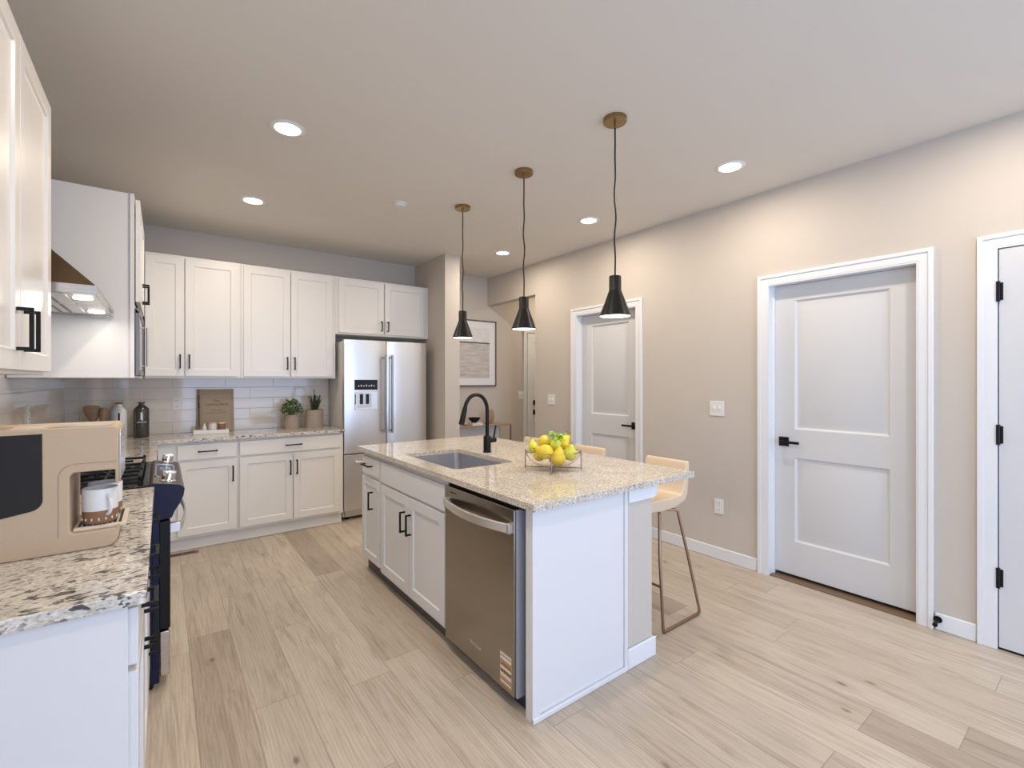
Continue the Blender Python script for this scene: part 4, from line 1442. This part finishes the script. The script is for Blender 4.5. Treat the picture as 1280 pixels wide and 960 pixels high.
def make_mug(x, y, label):
    z0 = 0.9765
    t = thing('mug', label, 'mug', (x, y, z0), 'two-tone mugs on the drip tray')
    r = 0.0405
    h = 0.098
    zs = 0.036
    out = [(r * 0.93, 0.0), (r * 0.99, 0.004), (r, zs)]
    obj('dipped_base', MB().lathe([(0.0, 0.0)] + out + [(r * 0.9, zs + 0.0005), (0.0, zs + 0.0005)], (x, y, z0), 32), TERRA, t, smooth=True, label='brown glazed lower half')
    up = [(r, zs + 0.0006), (r * 1.005, h - 0.003), (r * 0.985, h), (r * 0.95, h - 0.003), (r * 0.93, zs + 0.004), (0.0, zs + 0.004)]
    obj('body', MB().lathe(up, (x, y, z0), 32), CERAM, t, smooth=True)
    ha = R(-62)
    hp = [(x + q * math.cos(ha), y + q * math.sin(ha), zz) for q, zz in [(r * 0.98, z0 + 0.080)] + [(r + 0.018 * math.sin(math.pi * k / 8) ** 0.6, z0 + 0.080 - 0.055 * k / 8) for k in range(1, 8)] + [(r * 0.98, z0 + 0.025)]]
    obj('handle', MB().tube(hp, 0.0048, 8), CERAM, t, smooth=True)
    pm = MB()
    for k in range(16):
        a = 2 * math.pi * k / 16
        c = Vector((x + (r * 0.985) * math.cos(a), y + (r * 0.985) * math.sin(a), z0 + 0.010))
        pm.cyl(c, c + Vector((0, 0, 0.007)), 0.0018, n=6)
    obj('pattern', pm, CERAM, t, label='ring of small pale dashes')
    return t


m0 = make_mug(-0.145, 1.806, 'white and brown mug nearest the viewer under the coffee spout')
dup(m0, (-0.140, 1.893, 0.9765), 'white and brown mug standing behind the other mug')

# ------------------------------------------------------------------ things on the rear counter
# wooden utensils in a crock
t = thing('utensil_crock', 'small wooden utensil holder in the corner behind the coffee machine', 'utensil holder', (-0.412, 4.86, CT))
obj('crock', MB().lathe([(0.050, 0.0), (0.056, 0.02), (0.058, 0.135), (0.054, 0.14), (0.050, 0.135), (0.048, 0.02), (0.0, 0.015)], (-0.412, 4.86, CT + 0.0005), 28), WOOD, t, smooth=True)
for (dx, dy, wtop, hh, lean, lb) in ((-0.018, 0.012, 0.052, 0.135, -0.012, 'broad flat topped wooden spoon standing in the holder'), (0.030, -0.012, 0.026, 0.118, 0.016, 'slim wooden spoon standing in the holder')):
    mb = MB()
    x, y = -0.412 + dx, 4.86 + dy
    rings = []
    prof_ = [(0.0, 0.007), (0.30, 0.008), (0.46, 0.012), (0.58, 0.55 * wtop), (0.70, 0.80 * wtop), (0.82, 0.97 * wtop), (0.92, 1.0 * wtop), (0.98, 0.86 * wtop), (1.0, 0.5 * wtop)]
    for q, hw in prof_:
        z = CT + 0.022 + q * (0.118 + hh)
        xc = x + lean * q * q
        rings.append([(xc + hw * math.cos(a), y + min(hw, 0.012) * math.sin(a), z) for a in (2 * math.pi * k / 16 for k in range(16))])
    mb.loft(rings)
    tag(obj('wooden_spoon', mb, WOOD, None, smooth=True), lb, 'spoon')


def bottle(x, y, mat, label, txtm, strip, cap):
    t = thing('bottle', label, 'bottle', (x, y, CT))
    r = 0.053
    prof = [(r * 0.96, 0.0), (r, 0.005), (r, 0.225), (r * 0.93, 0.238), (0.022, 0.266), (0.018, 0.272), (0.018, 0.279)]
    obj('body', MB().lathe(prof, (x, y, CT + 0.0005), 32), mat, t, smooth=True)
    obj('cap', MB().lathe([(0.017, 0.279), (0.024, 0.282), (0.027, 0.288), (0.026, 0.292), (0.0, 0.292)], (x, y, CT + 0.0005), 24), cap, t, smooth=True)
    # flat label strip on the glass, facing the room
    dirv = Vector((-x, -y, 0)).normalized()
    sd = Vector((-dirv.y, dirv.x, 0))
    lb = MB()
    c = Vector((x, y, CT)) + dirv * (r - 0.0012)
    pts = []
    for z in (0.145, 0.208):
        pts.append([c + sd * (-0.006) + Vector((0, 0, z)), c + sd * 0.006 + Vector((0, 0, z)), c + sd * 0.006 + dirv * 0.0022 + Vector((0, 0, z)), c - sd * 0.006 + dirv * 0.0022 + Vector((0, 0, z))])
    lb.loft(pts)
    obj('label_strip', lb, strip, t)
    return t, c + dirv * 0.0022, math.atan2(dirv.x, -dirv.y)


bt, c_, az = bottle(-0.283, 4.955, CERAM, 'white ceramic bottle beside the wooden spoons', INK, BLACK, TERRA)
bt, c_, az = bottle(-0.139, 4.955, SMOKEG, 'dark smoked glass bottle standing right of the white bottle', PLATE, PLATE, M('olive_cap', (0.16, 0.14, 0.10), 0.35, 0.6))
text('lettering', 'olive oil', 0.020, (c_.x, c_.y, CT + 0.128), (R(90), 0, az), PLATE, bt)

# cookbook leaning on the tiles
t = thing('cookbook', 'brown kraft cookbook leaning on the tiles', 'book', (0.395, 5.06, CT))
bx0, bx1, bh, th = 0.0, 0.288, 0.385, 0.028
tilt = Matrix.Translation((0.250, 5.055, CT + 0.008)) @ Matrix.Rotation(R(-7), 4, 'X')
obj('cover', MB().box(bx0, bx1, 0.0, 0.003, 0, bh).box(bx0, bx1, th - 0.003, th, 0, bh).box(bx0, bx0 + 0.003, 0, th, 0, bh).xf(tilt), KRAFT, t, 0.001)
obj('pages', MB().box(bx0 + 0.004, bx1 - 0.006, 0.0035, th - 0.0035, 0.005, bh - 0.005).xf(tilt), WHITE, t)
obj('spine_band', MB().box(-0.001, 0.024, -0.0012, 0.0, 0, bh).xf(tilt), KRAFTD, t, label='darker spine strip')
obj('cover_panel', MB().box(0.045, 0.262, -0.0012, 0.0, 0.006, bh - 0.05).xf(tilt), M('kraft_panel', (0.44, 0.335, 0.235), 0.7, var=0.08, bscale=150), t)
cl = MB().box(0.012, 0.018, -0.004, -0.001, 0.05, 0.33).xf(tilt)
cl.add(MB().lathe([(0.007, 0), (0.006, 0.004), (0, 0.005)], (0, 0, 0), 12), tilt @ Matrix.Translation((0.015, -0.002, 0.225)) @ Matrix.Rotation(R(90), 4, 'X'))
cl.add(MB().lathe([(0.007, 0), (0.006, 0.004), (0, 0.005)], (0, 0, 0), 12), tilt @ Matrix.Translation((0.015, -0.002, 0.250)) @ Matrix.Rotation(R(90), 4, 'X'))
obj('strap', cl, BLACK, t, label='dark strap with two studs')
for (s, size, lz) in (('The', 0.030, 0.275), ('Cooking Book', 0.032, 0.245), ('recipes and notes', 0.017, 0.190), ('from the home kitchen table', 0.014, 0.165)):
    if size < 0.02:
        lines = MB()
        wd = 0.10 if size > 0.015 else 0.16
        for k in range(12):
            lines.box(0.153 - wd / 2 + k * wd / 12, 0.153 - wd / 2 + (k + 0.7) * wd / 12, -0.0016, -0.0011, lz - 0.002, lz + 0.002)
        obj('printed_line', lines.xf(tilt), INK, t)
    else:
        p_ = tilt @ Vector((0.153, -0.0016, lz))
        text('lettering', s, size, p_, (R(90 - 7), 0, 0), INK, t)

# white tray with little jars
t = tag(obj('serving_tray', MB().box(0.214, 0.478, 4.865, 4.960, CT + 0.0005, CT + 0.006).box(0.214, 0.478, 4.865, 4.869, CT + 0.005, CT + 0.034).box(0.214, 0.478, 4.956, 4.960, CT + 0.005, CT + 0.034)
            .box(0.214, 0.218, 4.865, 4.960, CT + 0.005, CT + 0.034).box(0.474, 0.478, 4.865, 4.960, CT + 0.005, CT + 0.034), WHITE, None, 0.0015), 'white rectangular tray before the cookbook', 'tray')
zt_ = CT + 0.0065
tag(obj('small_bottle', MB().lathe([(0.016, 0), (0.017, 0.03), (0.016, 0.05), (0.007, 0.07), (0.006, 0.085), (0.0, 0.086)], (0.297, 4.912, zt_), 20), CERAM, None, smooth=True), 'little white bottle at the left end of the tray', 'bottle')
c = tag(obj('jar', MB().lathe([(0.030, 0), (0.032, 0.004), (0.032, 0.074), (0.028, 0.078), (0.0, 0.078)], (0.358, 4.912, zt_), 24), CERAM, None, smooth=True), 'small white lidded jar on the tray', 'jar')
obj('lid', MB().lathe([(0.0305, 0.0), (0.0305, 0.010), (0.0, 0.012)], (0.358, 4.912, zt_ + 0.0785), 24), COFFEET, c, smooth=True)
c = tag(obj('jar', MB().lathe([(0.028, 0), (0.030, 0.004), (0.030, 0.074), (0.026, 0.077), (0.0, 0.077)], (0.427, 4.912, zt_), 24), TERRA, None, smooth=True), 'small brown jar with pale lid on the tray', 'jar')
obj('lid', MB().lathe([(0.029, 0.0), (0.029, 0.012), (0.0, 0.014)], (0.427, 4.912, zt_ + 0.0775), 24), COFFEET, c, smooth=True)

# potted herbs
def pot(t, x, y, r, h):
    n = 48
    rings = []
    for z in (0.0, h * 0.5, h):
        rings.append([(x + (r + (0.0012 if k % 2 else -0.0006)) * math.cos(2 * math.pi * k / n), y + (r + (0.0012 if k % 2 else -0.0006)) * math.sin(2 * math.pi * k / n), CT + 0.0005 + z) for k in range(n)])
    for (ri, z) in ((r - 0.006, h), (r - 0.008, h - 0.015)):
        rings.append([(x + ri * math.cos(2 * math.pi * k / n), y + ri * math.sin(2 * math.pi * k / n), CT + 0.0005 + z) for k in range(n)])
    obj('pot', MB().loft(rings), POT, t, label='ribbed taupe pot')
    obj('soil', MB().lathe([(r - 0.009, -0.004), (r - 0.009, 0.0), (0.0, 0.004)], (x, y, CT + h - 0.012), 24), SOIL, t)


def leaf_blob(mb, c, d, L_, W_):
    d = d.normalized()
    sdv = d.cross(Vector((0, 0, 1)))
    if sdv.length < 0.01: sdv = Vector((1, 0, 0))
    sdv = sdv.normalized()
    up = sdv.cross(d).normalized()
    rings = []
    for i in range(5):
        q = i / 4
        w_ = W_ * (0.12 + math.sin(math.pi * q) * 0.88)
        p = c + d * (q * L_) + up * (0.18 * L_ * math.sin(math.pi * q))
        rings.append([p - sdv * w_ + up * w_ * 0.25, p - up * 0.0006, p + sdv * w_ + up * w_ * 0.25, p + up * 0.0006])
    mb.loft(rings)


hx, hy = 1.012, 4.935
t = thing('potted_herb', 'bushy round leafed herb in a short taupe pot', 'potted plant', (hx, hy, CT))
pot(t, hx, hy, 0.066, 0.138)
rnd = random.Random(11)
mb = MB(); sm = MB()
for k in range(420):
    th_, ph_ = rnd.uniform(0, 2 * math.pi), math.acos(rnd.uniform(-0.55, 1))
    rr2 = rnd.uniform(0.55, 1.0)
    n_ = Vector((math.sin(ph_) * math.cos(th_), math.sin(ph_) * math.sin(th_), math.cos(ph_)))
    p = Vector((hx, hy, CT + 0.195)) + Vector((n_.x * 0.100, n_.y * 0.090, n_.z * 0.085)) * rr2
    if p.z < CT + 0.12 and (p.x - hx) ** 2 + (p.y - hy) ** 2 < 0.07 ** 2: continue
    leaf_blob(mb, p, n_ + Vector((rnd.uniform(-.8, .8), rnd.uniform(-.8, .8), rnd.uniform(-.8, .3))), rnd.uniform(0.016, 0.028), rnd.uniform(0.006, 0.010))
for k in range(26):
    a = rnd.uniform(0, 6.28); q = rnd.uniform(0.02, 0.09)
    sm.tube([(hx + 0.02 * math.cos(a), hy + 0.02 * math.sin(a), CT + 0.125), (hx + q * 0.6 * math.cos(a), hy + q * 0.6 * math.sin(a), CT + 0.17), (hx + q * math.cos(a), hy + q * math.sin(a), CT + rnd.uniform(0.18, 0.25))], 0.0014, 5)
obj('foliage', mb, LEAF, t, smooth=True)
obj('stems', sm, LEAFD, t)

hx, hy = 1.222, 4.935
t = thing('potted_rosemary', 'upright spiky rosemary in a larger taupe pot', 'potted plant', (hx, hy, CT))
pot(t, hx, hy, 0.083, 0.178)
mb = MB(); sm = MB()
for k in range(38):
    a = rnd.uniform(0, 6.28); q = rnd.uniform(0.0, 0.068) if k else 0
    hgt = rnd.uniform(0.10, 0.175) * (1.32 if k % 6 == 0 else 0.9)
    p0_ = Vector((hx + 0.4 * q * math.cos(a), hy + 0.4 * q * math.sin(a), CT + 0.165))
    p1_ = Vector((hx + 1.25 * q * math.cos(a), hy + 1.1 * q * math.sin(a), CT + 0.17 + hgt))
    sm.tube([p0_, (p0_ + p1_) / 2 + Vector((0.004, 0, 0)), p1_], 0.0016, 5)
    nn = int(hgt / 0.0035)
    for i in range(nn):
        s_ = i / nn
        c = p0_.lerp(p1_, s_)
        b_ = rnd.uniform(0, 6.28)
        ln = 0.026 * (1 - 0.45 * s_)
        leaf_blob(mb, c, Vector((math.cos(b_), math.sin(b_), 0.9 + s_)), ln, 0.0030)
obj('foliage', mb, LEAFD, t, smooth=True)
obj('stems', sm, STEMM, t)

# ------------------------------------------------------------------ hall: print and console
ax0, ax1, az0, az1 = 2.800, 3.576, 1.312, 2.170
t = thing('framed_print', 'large framed seascape print on the entry wall', 'picture', ((ax0 + ax1) / 2, YB, az0))
fw_ = 0.012
mb = MB()
for (x0, x1, z0, z1) in ((ax0, ax0 + fw_, az0, az1), (ax1 - fw_, ax1, az0, az1), (ax0, ax1, az0, az0 + fw_), (ax0, ax1, az1 - fw_, az1)):
    mb.box(x0, x1, YB - 0.028, YB - 0.001, z0, z1)
obj('frame', mb, FRAME, t, 0.001, label='thin dark wood frame')
obj('mat_board', MB().box(ax0 + fw_, ax1 - fw_, YB - 0.016, YB - 0.006, az0 + fw_, az1 - fw_), M('mat_board_white', (0.80, 0.80, 0.80), 0.6), t)
obj('artwork', MB().box(ax0 + 0.105, ax1 - 0.105, YB - 0.0175, YB - 0.0162, az0 + 0.105, az1 - 0.10), ART, t, label='grey misty seascape with dark shoreline')

cz = 0.833
t = thing('console_table', 'narrow wood topped console with thin metal legs under the print', 'console table', (3.15, 4.87, 0))
obj('table_top', MB().box(2.72, 3.575, 4.76, 5.03, cz - 0.018, cz), M('pale_oak_top', (0.36, 0.25, 0.17), 0.45, var=0.15, bscale=30), t, 0.002)
for x in (2.73, 3.565):
    for y in (4.77, 5.02):
        obj('leg', MB().box(x - 0.006, x + 0.006, y - 0.006, y + 0.006, 0, cz - 0.0185), BRONZE, t)
fs = MB()
for y in (4.77, 5.02):
    fs.box(2.73, 3.565, y - 0.005, y + 0.005, 0.10, 0.11)
obj('stretcher', fs, BRONZE, t)
obj('back_panel', MB().box(2.74, 3.555, 5.0, 5.010, 0.60, cz - 0.02), PLATE, t, label='pale apron panel')
for k, (dx, lb) in enumerate(((0.0, 'white book, lower of the pair under the black bowl'), (0.006, 'white book, upper of the pair under the black bowl'))):
    o = tag(obj('book', MB().box(3.015 + dx, 3.165 - dx, 4.80, 4.93, cz + 0.0006 + k * 0.016, cz + 0.0156 + k * 0.016), WHITE, None, 0.002), lb, 'book', 'white books on the console')
tag(obj('decorative_bowl', MB().lathe([(0.030, 0.0), (0.034, 0.008), (0.060, 0.030), (0.078, 0.060), (0.073, 0.058), (0.050, 0.028), (0.0, 0.016)], (3.078, 4.865, cz + 0.0335), 28), BLACK, None, smooth=True),
    'small black footed bowl on the white books', 'bowl')
tag(obj('wooden_bead', MB().lathe([(0.012, 0), (0.030, 0.010), (0.036, 0.028), (0.028, 0.044), (0.010, 0.052), (0.0, 0.053)], (2.945, 4.865, cz + 0.0006), 24), M('peach_clay', (0.55, 0.36, 0.25), 0.6), None, smooth=True),
    'small rounded clay ornament left of the white books', 'ornament')
mb = MB()
rings = []
for i in range(13):
    a = math.pi * i / 12
    z = 0.095 - 0.095 * math.cos(a)
    r_ = max(0.002, 0.055 * math.sin(a))
    rings.append([(3.345 + r_ * math.cos(q), 4.90 + 0.30 * r_ * math.sin(q), cz + 0.001 + z) for q in (2 * math.pi * k / 20 for k in range(20))])
mb.loft(rings)
tag(obj('oval_ornament', mb, M('tan_wood', (0.36, 0.26, 0.17), 0.55, var=0.2, bscale=40), None, smooth=True), 'upright oval wooden ornament on the console', 'ornament')
